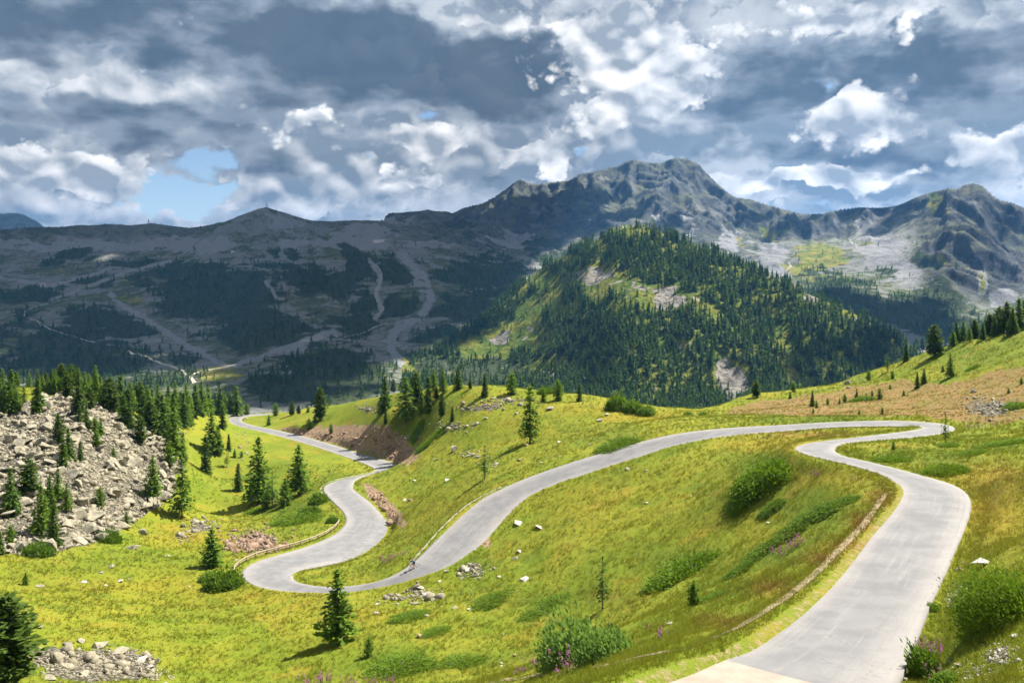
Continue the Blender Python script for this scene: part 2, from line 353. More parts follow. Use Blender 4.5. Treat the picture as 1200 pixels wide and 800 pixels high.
# ------------------------------------------------------------------ node shorthand
class NT:
    def __init__(self, name, world=None):
        if world is None:
            self.m = bpy.data.materials.new(name); self.m.use_nodes = True; self.t = self.m.node_tree
        else:
            self.m = world; world.use_nodes = True; self.t = world.node_tree
        self.t.nodes.clear(); self.x = 0
    def n(self, kind, ins=None, **props):
        d = self.t.nodes.new(kind); self.x += 40; d.location = (self.x, 0)
        for k, v in props.items(): setattr(d, k, v)
        for k, v in (ins or {}).items(): self.set(d.inputs[k], v)
        return d
    def set(self, sock, v):
        if isinstance(v, S): self.t.links.new(v.s, sock)
        elif isinstance(v, bpy.types.NodeSocket): self.t.links.new(v, sock)
        else:
            if isinstance(v, (int, float)) and sock.type in ('VECTOR', 'RGBA'): v = (v,) * (3 if sock.type == 'VECTOR' else 4)
            if sock.type == 'RGBA' and len(v) == 3: v = (*v, 1)
            sock.default_value = v
    def math(self, op, *a, clamp=False):
        d = self.t.nodes.new('ShaderNodeMath'); d.operation = op; d.use_clamp = clamp
        for i, v in enumerate(a): self.set(d.inputs[i], v)
        return S(self, d.outputs[0])
    def vmath(self, op, *a):
        d = self.t.nodes.new('ShaderNodeVectorMath'); d.operation = op
        for i, v in enumerate(a):
            if op == 'SCALE' and i == 1: self.set(d.inputs['Scale'], v)
            else: self.set(d.inputs[i], v)
        return S(self, d.outputs['Value'] if op in ('DOT_PRODUCT', 'LENGTH', 'DISTANCE') else d.outputs[0])
    def noise(self, vec, scale, detail=4, rough=0.55, dist=0.0, dim='3D', color=False, lac=2.0, ntype='FBM'):
        d = self.n('ShaderNodeTexNoise', {'Vector': vec, 'Scale': scale, 'Detail': detail, 'Roughness': rough, 'Distortion': dist, 'Lacunarity': lac}, noise_dimensions=dim, noise_type=ntype)
        return S(self, d.outputs['Color' if color else 'Fac'])
    def voronoi(self, vec, scale, out='Distance', feature='F1', rnd=1.0):
        d = self.n('ShaderNodeTexVoronoi', {'Vector': vec, 'Scale': scale, 'Randomness': rnd}, feature=feature); return S(self, d.outputs[out])
    def mix(self, f, a, b, blend='MIX'):
        d = self.n('ShaderNodeMix', data_type='RGBA', blend_type=blend); self.set(d.inputs[0], f); self.set(d.inputs[6], a); self.set(d.inputs[7], b); return S(self, d.outputs[2])
    def ramp(self, f, stops, interp='LINEAR'):
        d = self.n('ShaderNodeValToRGB', {'Fac': f}); c = d.color_ramp; c.interpolation = interp
        while len(c.elements) < len(stops): c.elements.new(0.5)
        for e, (p, col) in zip(c.elements, stops): e.position = p; e.color = (*col, 1) if not isinstance(col, (int, float)) else (col, col, col, 1)
        return S(self, d.outputs[0])
    def smooth(self, f, a, b, c=0.0, d_=1.0):
        d = self.n('ShaderNodeMapRange', {'Value': f, 1: a, 2: b, 3: c, 4: d_}, interpolation_type='SMOOTHSTEP'); return S(self, d.outputs[0])
    def sep(self, v):
        d = self.n('ShaderNodeSeparateXYZ', {0: v}); return [S(self, o) for o in d.outputs]
    def comb(self, x, y, z):
        return S(self, self.n('ShaderNodeCombineXYZ', {0: x, 1: y, 2: z}).outputs[0])
    def attr(self, name):
        d = self.n('ShaderNodeAttribute', attribute_name=name); c = S(self, d.outputs['Color'])
        q = self.n('ShaderNodeSeparateColor', {0: c}); return [S(self, o) for o in q.outputs] + [S(self, d.outputs['Alpha'])]
    def pos(self): return S(self, self.n('ShaderNodeNewGeometry').outputs['Position'])
    def objrand(self): return S(self, self.n('ShaderNodeObjectInfo').outputs['Random'])
    def bump(self, h, strength=0.5, dist=0.1, normal=None):
        d = self.n('ShaderNodeBump', {'Height': h, 'Strength': strength, 'Distance': dist})
        if normal is not None: self.set(d.inputs['Normal'], normal)
        return S(self, d.outputs[0])
    def principled(self, color, rough=0.9, normal=None, spec=0.2, **kw):
        d = self.n('ShaderNodeBsdfPrincipled', {'Base Color': color, 'Roughness': rough, 'Specular IOR Level': spec, **kw})
        if normal is not None: self.set(d.inputs['Normal'], normal)
        return S(self, d.outputs[0])
    def out(self, surf):
        o = self.t.nodes.new('ShaderNodeOutputMaterial'); self.set(o.inputs['Surface'], surf); return self.m
class S:
    def __init__(self, nt, s): self.nt = nt; self.s = s
    def __add__(self, o): return self.nt.math('ADD', self, o)
    __radd__ = __add__
    def __sub__(self, o): return self.nt.math('SUBTRACT', self, o)
    def __rsub__(self, o): return self.nt.math('SUBTRACT', o, self)
    def __mul__(self, o): return self.nt.math('MULTIPLY', self, o)
    __rmul__ = __mul__
    def __truediv__(self, o): return self.nt.math('DIVIDE', self, o)
    def pow(self, o): return self.nt.math('POWER', self, o)
    def max(self, o): return self.nt.math('MAXIMUM', self, o)
    def min(self, o): return self.nt.math('MINIMUM', self, o)
    def clamp(self): return self.nt.math('MULTIPLY', self, 1.0, clamp=True)

# ------------------------------------------------------------------ light
SUN_AZ, SUN_EL = math.radians(57), math.radians(55)
SUN = Vector((math.sin(SUN_AZ) * math.cos(SUN_EL), math.cos(SUN_AZ) * math.cos(SUN_EL), math.sin(SUN_EL)))
sl = bpy.data.lights.new('sun', 'SUN'); sl.energy = 4.8; sl.angle = math.radians(0.5); sl.color = (1.0, 0.94, 0.84)
so = bpy.data.objects.new('sun', sl); COL.objects.link(so); so.rotation_euler = SUN.to_track_quat('Z', 'Y').to_euler(); so.location = (200, 100, 300)
vs = scene.view_settings; vs.view_transform = 'Standard'; vs.look = 'None'; vs.gamma = 1.0; vs.use_curve_mapping = False; vs.exposure = 1.45
# ------------------------------------------------------------------ sky and clouds: Nishita sky under procedural cloud layers, by direction
world = bpy.data.worlds.new('World'); scene.world = world
W = NT('', world)
sk = W.n('ShaderNodeTexSky', sky_type='NISHITA', sun_disc=False, sun_elevation=SUN_EL, sun_rotation=SUN_AZ, altitude=2300, air_density=1.0, dust_density=0.3, ozone_density=2.0)
skyc = S(W, sk.outputs[0])
d0 = S(W, W.n('ShaderNodeTexCoord').outputs['Generated'])
dx, dy, dz = W.sep(d0)
az = W.math('ARCTAN2', dx, dy) * 57.29578
el = W.math('ARCSINE', dz) * 57.29578
def azel(u, v):
    a = math.atan((u - CU) / F); return math.degrees(a), math.degrees(math.atan((CV - v) / F * math.cos(a)))
def blobs(lst, A, E):
    """sum of soft elliptical masses: centre u, v, radii, amount"""
    tot = None
    for (u, v, ru, rv, amt) in lst:
        a, e = azel(u, v); ra, re = ru * 0.0573, rv * 0.0573
        d = W.n('ShaderNodeTexGradient', {'Vector': AE(A, E)}, gradient_type='SPHERICAL'); R = 1.75
        d.texture_mapping.translation = (-a / (ra * R), -e / (re * R), 0); d.texture_mapping.scale = (1 / (ra * R), 1 / (re * R), 1)
        tot = W.math('MULTIPLY_ADD', S(W, d.outputs['Fac']), amt, 0.0 if tot is None else tot)
    return tot
_ae = {}
def AE(A, E):
    k = (id(A), id(E))
    if k not in _ae: _ae[k] = W.comb(A, E, 0.0)
    return _ae[k]
P0 = W.comb(az * 0.1, el * 0.128, 0.0)
warp = W.noise(P0, 2.6, 4, 0.55, color=True, dim='2D')
wv = W.vmath('SUBTRACT', warp, (0.5, 0.5, 0.5))
wx, wy, wz = W.sep(wv)
AZW = az + wx * 5.0; ELW = el + wy * 3.2
P = W.vmath('ADD', P0, W.vmath('SCALE', wv, 0.07))

def billow(Q, scale, octs):
    t = None; a = 1.0
    for k in range(octs):
        n = W.noise(W.vmath('ADD', Q, (k * 1.37, k * 0.71, 0)), scale, 0.0, 0.5, dim='2D')
        v = W.math('ABSOLUTE', n - 0.5) * (2.0 * a)
        t = v if t is None else t + v
        scale *= 2.15; a *= 0.55
    return t
def heaps(seed, scale, mass, sharp=0.10, amp=1.0, up=(0.04, 0.10), edge=1.0):
    """one layer of heaped cloud. Returns cover, light: crisp lumpy outline, soft grey body, bright where it faces the sun"""
    Q = W.vmath('ADD', P, (seed * 3.17, seed * 1.73, 0))
    lump = billow(Q, scale * 1.5, 4)
    big = W.noise(Q, scale, 2.0, 0.5, dim='2D')
    Q2 = W.vmath('ADD', Q, (up[0], up[1], 0))
    lump2 = billow(Q2, scale * 1.5, 2); lumpa = billow(Q, scale * 1.5, 2)
    big2 = W.noise(Q2, scale, 2.0, 0.5, dim='2D')
    fine = W.noise(Q, scale * 6.0, 6, 0.62, 0.0, dim='2D')
    d = mass + (big - 0.5) * 2.0 * amp + (lump - 0.30) * 1.3 * amp + (fine - 0.5) * 0.42 * edge
    cov = W.smooth(d, 0.0, sharp)
    lit = (big - big2) * 2.4 + (lumpa - lump2) * 0.6 + (fine - 0.5) * 0.45
    rim = 1.0 - W.smooth(d, 0.0, 0.75)
    return cov, lit, rim, d
def _v2(self, vec, scale, detail, rough):
    d = self.n('ShaderNodeTexVoronoi', {'Vector': vec, 'Scale': scale, 'Detail': detail, 'Roughness': rough, 'Lacunarity': 2.2}, voronoi_dimensions='2D', feature='F1', normalize=True)
    return S(self, d.outputs['Distance'])
NT.voronoi2 = _v2

GAPS = [(188, 222, 36, 24, -1.2), (250, 222, 26, 14, -.8), (250, 188, 30, 9, -1.0), (497, 141, 30, 9, -.72), (590, 158, 12, 14, -.5), (680, 178, 26, 9, -.68), (850, 185, 35, 10, -.7), (430, 186, 12, 6, -.8), (958, 100, 12, 10, -1.2), (720, 95, 14, 5, -.6), (225, 250, 90, 14, -.7), (930, 244, 80, 10, -.5)]
gap = blobs(GAPS, AZW, ELW)
# far veil of broken cloud
veil_n = W.noise(P, 1.6, 7, 0.55, dim='2D')
veil_cov = W.smooth(gap + (veil_n - 0.5) * 1.2 + 0.75, 0.0, 0.35)
veil_col = W.mix(W.smooth(veil_n, 0.36, 0.66), (0.205, 0.26, 0.335), (0.54, 0.58, 0.625))
# middle layer of heaps
MID = [(80, 225, 130, 45, 1.1), (440, 205, 110, 26, .9), (640, 185, 55, 26, .9), (400, 150, 90, 30, .6), (920, 212, 110, 18, .9), (1040, 222, 60, 16, .6), (1000, 130, 70, 40, .7), (1130, 150, 90, 50, .7), (560, 170, 50, 26, .7), (330, 215, 80, 20, .3), (760, 150, 80, 30, .8), (200, 100, 120, 40, .5)]
mid = blobs(MID, AZW, ELW) + gap * 0.9
m_cov, m_lit, m_rim, m_d = heaps(1.0, 1.45, mid - 0.10, 0.24, 0.8)
m_col = W.mix((m_lit * 1.2 + m_rim * 0.38 + mid * 0.12 + 0.06).clamp(), (0.205, 0.265, 0.34), (0.92, 0.93, 0.95))
# thick dark layer, soft edged
DRK = [(70, 30, 150, 48, .8), (330, 25, 210, 36, 1.1), (480, 85, 150, 44, 1.3), (590, 110, 70, 22, .7), (420, 60, 120, 30, .6), (640, 92, 70, 34, .8), (60, 140, 160, 26, .75), (200, 150, 100, 20, .4), (960, 75, 130, 46, 1.1), (1110, 95, 90, 55, 1.0), (960, 180, 120, 17, 1.1), (300, 190, 50, 30, .8), (450, 165, 50, 18, .6), (330, 110, 80, 26, .45), (1150, 200, 60, 18, .5), (560, 215, 50, 20, .5), (860, 120, 60, 40, .5), (1020, 235, 60, 10, .3), (690, 30, 40, 16, .3),
       (555, 24, 52, 16, -1.3), (745, 65, 75, 46, -1.2), (985, 18, 60, 30, -.9), (1120, 12, 90, 18, -.7), (130, 80, 40, 22, -.5)]
drk = blobs(DRK, AZW, ELW) + gap * 0.8
softn = W.noise(W.vmath('MULTIPLY', P, (0.8, 1.5, 1.0)), 2.3, 8, 0.52, dim='2D')
dk = drk - 0.17 + (softn - 0.5) * 1.7
d_cov = W.smooth(dk, 0.0, 0.55)
d_col = W.mix(W.smooth(dk + (softn - 0.5) * 1.0, 0.1, 1.1), (0.30, 0.36, 0.435), (0.080, 0.122, 0.178))
# bright heaps in front
FRT = [(735, 70, 85, 42, 1.15), (560, 22, 48, 13, 1.0), (700, 30, 70, 20, .5), (975, 20, 80, 26, .75), (1100, 12, 90, 14, .5), (990, 135, 50, 28, 1.0), (175, 92, 26, 22, .35), (360, 140, 60, 20, .45), (285, 112, 24, 10, .3), (520, 168, 40, 18, .8), (445, 212, 70, 12, .6), (645, 188, 36, 14, 1.0), (700, 150, 60, 16, .6), (780, 125, 60, 18, .7), (45, 195, 60, 20, .8), (120, 235, 40, 22, .8), (1000, 210, 50, 14, .8), (910, 213, 30, 8, .8), (850, 210, 16, 6, .8), (1060, 145, 40, 24, .5), (1185, 160, 30, 18, .8), (400, 246, 24, 8, .3), (600, 60, 20, 30, .2), (460, 170, 50, 16, .6), (90, 205, 70, 20, .5), (330, 150, 30, 14, .3), (620, 175, 30, 12, .6), (960, 205, 60, 12, .5), (1130, 185, 50, 18, .6), (500, 205, 40, 10, .6)]
frt = blobs(FRT, AZW, ELW) + gap * 0.5
f_cov, f_lit, f_rim, f_d = heaps(4.0, 2.0, frt * 2.0 - 0.92, 0.50, 0.62, edge=.7)
f_col = W.mix((f_lit * 1.3 + f_rim * 0.3 + 0.35).clamp(), (0.31, 0.365, 0.435), (1.05, 1.05, 1.05))

K = 0.44                                           # cloud brightness against the sun's
low = W.smooth(el, -0.5, 5.0)                      # pale air above the ridges
bgsky = W.mix(1.0, skyc, (0.05, 0.05, 0.05), 'MULTIPLY')
bgsky = W.mix((1.0 - low) * 0.75, bgsky, (0.20, 0.25, 0.31))
c = W.mix(veil_cov, W.mix(1.0, bgsky, (1 / K, 1 / K, 1 / K), 'MULTIPLY'), veil_col)
c = W.mix(m_cov, c, m_col)
c = W.mix(d_cov * 0.94, c, d_col)
c = W.mix(f_cov, c, f_col)
bg = W.n('ShaderNodeBackground', {'Color': c, 'Strength': K})
wo = W.t.nodes.new('ShaderNodeOutputWorld'); W.t.links.new(bg.outputs[0], wo.inputs['Surface'])
# ------------------------------------------------------------------ what grows or lies where (fixed to the ground, cover not shading)
PU = CU + F * TT; PV = CV - F * H / YY
def inpoly(u, v, poly):
    p = np.array(poly, float); r = np.zeros(u.shape, bool); n = len(p)
    for i in range(n):
        (x1, y1), (x2, y2) = p[i], p[(i + 1) % n]
        if y1 == y2: continue
        c = ((y1 > v) != (y2 > v)) & (u < (x2 - x1) * (v - y1) / (y2 - y1) + x1); r ^= c
    return r
def ell(u, v, lst):
    out = np.zeros(u.shape)
    for (a, b, ra, rb, w) in lst:
        m = (np.abs(u - a) < 3 * ra) & (np.abs(v - b) < 3 * rb)
        out[m] = np.maximum(out[m], w * np.exp(-((u[m] - a) / ra) ** 2 - ((v[m] - b) / rb) ** 2))
    return out
def band(u, v, line, w):
    p = np.array(line, float); d = np.full(u.shape, 1e9)
    m = (u > p[:, 0].min() - 4 * w) & (u < p[:, 0].max() + 4 * w) & (v > p[:, 1].min() - 4 * w) & (v < p[:, 1].max() + 4 * w)
    uu, vv = u[m], v[m]; dd = np.full(uu.shape, 1e9)
    for a, b in zip(p[:-1], p[1:]):
        e = b - a; t = np.clip(((uu - a[0]) * e[0] + (vv - a[1]) * e[1]) / (e @ e), 0, 1)
        dd = np.minimum(dd, np.hypot(uu - a[0] - t * e[0], vv - a[1] - t * e[1]))
    d[m] = dd
    return np.exp(-(d / w) ** 2)
SCREE = [(-230, 500), (-40, 487), (20, 478), (72, 459), (105, 464), (135, 480), (165, 496), (192, 520), (214, 545), (205, 580), (176, 598), (150, 618), (122, 634), (88, 640), (50, 652), (-40, 660), (-230, 670)]
CUT = [(322, 501), (360, 501), (420, 498), (452, 496), (474, 514), (487, 528), (484, 538), (470, 545), (452, 538), (420, 529), (380, 517), (345, 508)]
CUT2 = [(424, 566), (434, 566), (458, 588), (474, 606), (472, 622), (462, 612), (448, 596), (430, 580)]
HEATH = [(850, 484), (872, 472), (900, 468), (960, 461), (1010, 452), (1060, 446), (1110, 452), (1160, 436), (1240, 418), (1260, 500), (1150, 496), (1110, 490), (1050, 487), (960, 488)]
GREEN = [(895, 548, 40, 22, 1.2), (860, 580, 60, 16, .6), (960, 600, 50, 25, .9), (910, 650, 50, 16, .8), (800, 657, 50, 20, .9), (860, 690, 40, 16, .6), (470, 770, 60, 18, .9), (560, 770, 60, 14, .7), (650, 700, 70, 14, .7), (600, 690, 50, 10, .6), (700, 660, 50, 14, .3),
         (1050, 532, 45, 14, .8), (1110, 538, 45, 14, .9), (1160, 522, 50, 10, .7), (720, 512, 50, 14, .7), (520, 505, 60, 16, .5), (560, 550, 70, 12, .5), (480, 500, 60, 14, .6), (345, 600, 40, 20, .9), (390, 560, 40, 14, .7), (330, 560, 40, 40, .6), (280, 560, 60, 40, .5), (400, 570, 30, 25, .7), (950, 492, 120, 6, .9), (850, 492, 60, 5, .6), (460, 540, 20, 12, .6), (1130, 410, 60, 14, .8), (1180, 395, 40, 14, .8), (420, 665, 30, 8, .5), (560, 655, 30, 14, .5), (200, 660, 100, 14, .3), (100, 660, 60, 12, .5), (1100, 760, 40, 40, .5), (1160, 640, 40, 20, .2), (1110, 610, 15, 40, .8)]
OCHRE = [(900, 520, 60, 10, .8), (740, 488, 60, 6, .8), (700, 480, 50, 12, .6), (640, 500, 80, 16, .4), (760, 590, 120, 40, .25), (140, 690, 140, 20, .5), (220, 630, 60, 16, .6), (540, 600, 60, 20, .4), (300, 700, 80, 10, .3), (420, 720, 60, 12, .5), (980, 560, 50, 12, .6), (1160, 600, 60, 40, .8), (1150, 560, 60, 20, .5), (860, 620, 80, 30, .2), (680, 580, 60, 20, .3)]
RED = [(1000, 640, 40, 10, .7), (1035, 585, 16, 14, .8), (1010, 612, 20, 12, .9), (905, 690, 30, 10, .8), (960, 655, 24, 9, .8), (850, 730, 30, 8, .7), (950, 510, 50, 4, .9), (1180, 560, 50, 20, .4), (1130, 480, 40, 10, .5), (720, 700, 30, 8, .4)]
u_, v_ = PU[:NN], PV[:NN]; x_, y_ = XX[:NN], YY[:NN]
nzA = fbm(x_ / 7, y_ / 7, 4, 201); nzB = fbm(x_ / 2.1, y_ / 2.1, 4, 203); nzC = fbm(x_ / 22, y_ / 22, 4, 205)
ju = u_ + nzA * 10 + nzB * 4; jv = v_ + nzA * 5 + nzB * 3
farther = (y_ > 125)
scree = inpoly(ju, jv, SCREE) & farther
rubble = ell(ju, jv, [(300, 634, 32, 14, 1.3), (235, 618, 22, 10, 1.0), (120, 780, 78, 22, 1.5), (60, 770, 40, 20, 1.2), (560, 478, 40, 7, .9), (600, 470, 30, 5, .8), (530, 500, 20, 6, .8), (480, 515, 14, 5, .7), (490, 695, 18, 8, .9), (555, 665, 16, 8, .9), (1160, 478, 40, 14, 1.0), (1120, 700, 16, 20, .7), (1170, 770, 30, 20, .7), (1000, 448, 18, 6, .6), (1075, 395, 14, 8, .6), (430, 480, 18, 6, .8), (285, 520, 12, 30, .5), (215, 500, 8, 26, .5)])
dirt = np.maximum(inpoly(ju, jv, CUT) * (y_ > 200), inpoly(ju, jv, CUT2) * (y_ > 120)) * 1.0
dirt = np.maximum(dirt, ell(ju, jv, [(566, 632, 6, 9, 1.1), (1120, 690, 14, 14, .9), (1000, 560, 20, 6, .4)]))
heath = inpoly(ju, jv, HEATH) * (y_ > 112) * 1.0
green = ell(ju, jv, GREEN); ochre = ell(ju, jv, OCHRE); red = ell(ju, jv, RED)
edge_ = EDGE[:NN]
verge = (1 - sstep(-0.12, 0.12, edge_ + nzB * 0.35)) * (edge_ > -3)
A1 = np.stack([np.clip(np.maximum(dirt, verge * 0.42), 0, 1), np.clip(green + nzC * 0.5, 0, 1), np.clip(heath, 0, 1), np.clip(np.maximum(scree, sstep(0.5, 0.9, rubble + nzB * 0.7)), 0, 1)], -1)
A2 = np.stack([np.clip(ochre + nzC * 0.35, 0, 1), np.clip(red + nzB * 0.4 * (red > 0.2), 0, 1), np.clip(verge, 0, 1), np.zeros_like(red)], -1)

# far cover
FOR = [(255, 345, 85, 38, 1.2), (300, 385, 75, 28, 1.2), (200, 318, 40, 14, .9), (80, 425, 110, 34, 1.2), (60, 395, 80, 14, 1.0), (30, 345, 50, 12, 1.0), (20, 375, 30, 12, .9), (112, 328, 28, 11, 1.0), (163, 330, 20, 8, 1.0), (165, 308, 34, 9, .9), (110, 372, 60, 12, 1.1), (150, 385, 40, 14, 1.1), (215, 420, 26, 12, .9), (366, 330, 34, 24, 1.1), (318, 298, 14, 10, .8), (345, 300, 10, 8, .8), (420, 312, 26, 20, 1.1), (468, 316, 28, 20, 1.1), (472, 355, 24, 20, 1.1), (390, 335, 36, 20, 1.1), (568, 320, 56, 20, 1.2), (525, 352, 14, 20, 1.0), (556, 362, 54, 22, 1.2), (410, 380, 42, 14, 1.1), (400, 440, 62, 36, 1.3), (330, 455, 60, 20, 1.2), (500, 425, 26, 26, 1.1), (520, 395, 30, 20, 1.0), (600, 345, 22, 22, 1.0), (540, 264, 20, 6, .9), (640, 285, 30, 8, .8), (180, 440, 60, 12, 1.0), (560, 425, 40, 40, 1.2), (605, 445, 50, 26, 1.2), (540, 455, 50, 20, 1.2), (650, 460, 60, 16, 1.2), (120, 450, 90, 16, 1.2), (430, 355, 20, 14, .9), (90, 300, 40, 8, .7), (60, 310, 30, 7, .6),
       (985, 346, 48, 20, 1.2), (1025, 360, 40, 18, 1.2), (1085, 360, 50, 30, 1.3), (1120, 385, 46, 20, 1.2), (1085, 305, 18, 14, 1.0), (960, 318, 20, 10, .6), (985, 310, 14, 8, .5), (1040, 320, 26, 10, .6), (940, 330, 20, 8, .7), (680, 300, 40, 12, 1.0), (650, 310, 30, 20, 1.0)]
PALE = [(100, 288, 150, 9, 1.1), (230, 288, 70, 11, 1.1), (345, 285, 40, 10, .9), (420, 285, 60, 14, 1.0), (330, 262, 40, 18, .8), (420, 272, 70, 12, .9), (500, 285, 60, 10, .9), (600, 282, 50, 16, .9), (160, 335, 26, 6, .5), (340, 405, 44, 12, 1.1), (370, 398, 28, 12, 1.1), (490, 330, 14, 26, .9), (462, 400, 14, 14, .9), (620, 340, 16, 30, .9), (590, 380, 14, 16, .8), (480, 300, 20, 10, .6), (850, 285, 30, 24, .9), (905, 300, 26, 24, 1.0), (920, 320, 20, 8, .9), (1035, 290, 40, 30, 1.1), (1060, 320, 30, 20, 1.0), (1085, 350, 24, 14, .7), (810, 265, 14, 24, .7), (775, 262, 10, 22, .9), (1175, 350, 22, 16, 1.1), (1150, 330, 10, 30, .9), (700, 250, 24, 20, .5), (60, 400, 10, 4, .4), (125, 400, 26, 9, .8), (135, 392, 14, 6, .6), (470, 262, 40, 8, .7), (870, 270, 16, 20, .5), (1000, 262, 40, 14, .7)]
GRS = [(960, 300, 32, 16, 1.2), (945, 315, 26, 14, 1.1), (900, 275, 16, 14, .7), (870, 285, 10, 14, .6), (1010, 285, 20, 8, .6), (970, 328, 40, 6, 1.0), (1100, 240, 14, 22, .8), (1095, 300, 10, 10, .9), (1150, 330, 6, 26, .7), (478, 430, 14, 12, 1.2), (250, 438, 34, 8, 1.2), (120, 330, 140, 26, .5), (240, 310, 120, 16, .4), (60, 315, 80, 18, .5), (860, 250, 14, 14, .5), (1040, 262, 16, 8, .6), (1130, 225, 10, 12, .4), (740, 268, 36, 7, .9), (150, 350, 40, 10, .6)]
u_, v_ = PU[NN - 1:], PV[NN - 1:]; x_, y_ = XX[NN - 1:], YY[NN - 1:]
n1 = fbm(x_ / 110, y_ / 110, 5, 301); n2 = fbm(x_ / 34, y_ / 34, 4, 303)
ju = u_ + n1 * 22; jv = v_ + n1 * 9 + n2 * 3
RUNS = [([(130, 345), (140, 355), (150, 362), (165, 370), (180, 380), (200, 393), (225, 408), (245, 418), (262, 428)], 6), ([(433, 305), (446, 325), (442, 345), (447, 362), (440, 374)], 3.5), ([(470, 300), (497, 325), (506, 350), (493, 372), (468, 382), (456, 398), (460, 412), (476, 432)], 8), ([(640, 318), (617, 343), (597, 367), (572, 395)], 6), ([(60, 352), (150, 318), (200, 306)], 3), ([(275, 428), (310, 415), (350, 404), (392, 388)], 4), ([(0, 325), (60, 335), (130, 315)], 3), ([(312, 330), (325, 350), (333, 350)], 3)]
runs = np.zeros(u_.shape)
for ln, w in RUNS: runs = np.maximum(runs, band(u_ + n2 * 4, v_ + n2 * 3, ln, w))
hillm = np.vstack([ISHILL[:1], ISHILL])
forest = ell(ju, jv, FOR) + n1 * 0.6 + n2 * 0.55 - .03
n3_ = fbm(x_ / 16, y_ / 16, 3, 305)
pale = np.maximum(ell(ju, jv, PALE) + n1 * 0.5 + n2 * .45 + n3_ * .3, runs * .85 + n2 * .25 + n3_ * .3 * (runs > .2)); grass = ell(ju, jv, GRS) + n2 * 0.3
rock = np.vstack([ROCKF[:1], ROCKF])
A3 = np.stack([sstep(.25, 1.0, pale), sstep(.35, .75, grass), sstep(.25, .75, forest) * (1 - sstep(.3, .6, runs)) * (1 - hillm), rock], -1)
HCLR = [(690, 325, 24, 12, 1.0), (715, 330, 26, 14, 1.0), (740, 345, 16, 20, .7), (775, 350, 40, 16, 1.0), (750, 340, 30, 14, .8), (700, 345, 16, 14, .6), (620, 370, 20, 30, .9), (600, 395, 26, 20, 1.0), (625, 400, 20, 16, .9), (585, 415, 20, 14, .7), (560, 430, 18, 26, 1.0), (545, 455, 14, 20, .8), (640, 330, 20, 10, .8), (655, 360, 14, 14, .7), (585, 445, 14, 14, .7), (630, 430, 10, 12, .6), (665, 305, 14, 8, .8), (860, 445, 20, 26, 1.3), (845, 425, 8, 14, 1.0), (930, 425, 10, 26, .8), (915, 395, 8, 20, .8), (905, 370, 8, 14, .6), (745, 270, 30, 6, .9), (820, 290, 40, 5, .6), (700, 285, 10, 10, .6), (800, 410, 16, 12, .5), (840, 370, 14, 12, .6), (720, 365, 12, 10, .5), (650, 345, 20, 16, .5), (675, 430, 14, 14, .4), (950, 350, 16, 5, .6), (1000, 372, 16, 5, .6), (640, 455, 30, 10, .4), (880, 345, 14, 8, .4)]
hclr = ell(ju, jv, HCLR) + n2 * 0.5 + n1 * 0.35
HROCK = [(775, 350, 40, 16, 1.0), (860, 445, 20, 26, 1.3), (845, 425, 8, 14, 1.0), (700, 325, 34, 14, .9), (740, 345, 20, 20, .7), (840, 370, 14, 12, .6), (800, 410, 16, 14, .6), (590, 400, 20, 12, .7), (960, 352, 16, 5, .8), (1000, 375, 20, 6, .7), (830, 390, 24, 20, .4), (720, 365, 14, 10, .5), (620, 390, 14, 16, .5), (745, 320, 30, 12, .5), (640, 350, 14, 14, .4)]
hrock = ell(ju, jv, HROCK) * .8 + n2 * 0.75 + n1 * .3
A4 = np.stack([hillm * 1.0, sstep(.35, .65, hrock), sstep(.2, .5, hclr), np.zeros_like(hclr)], -1)

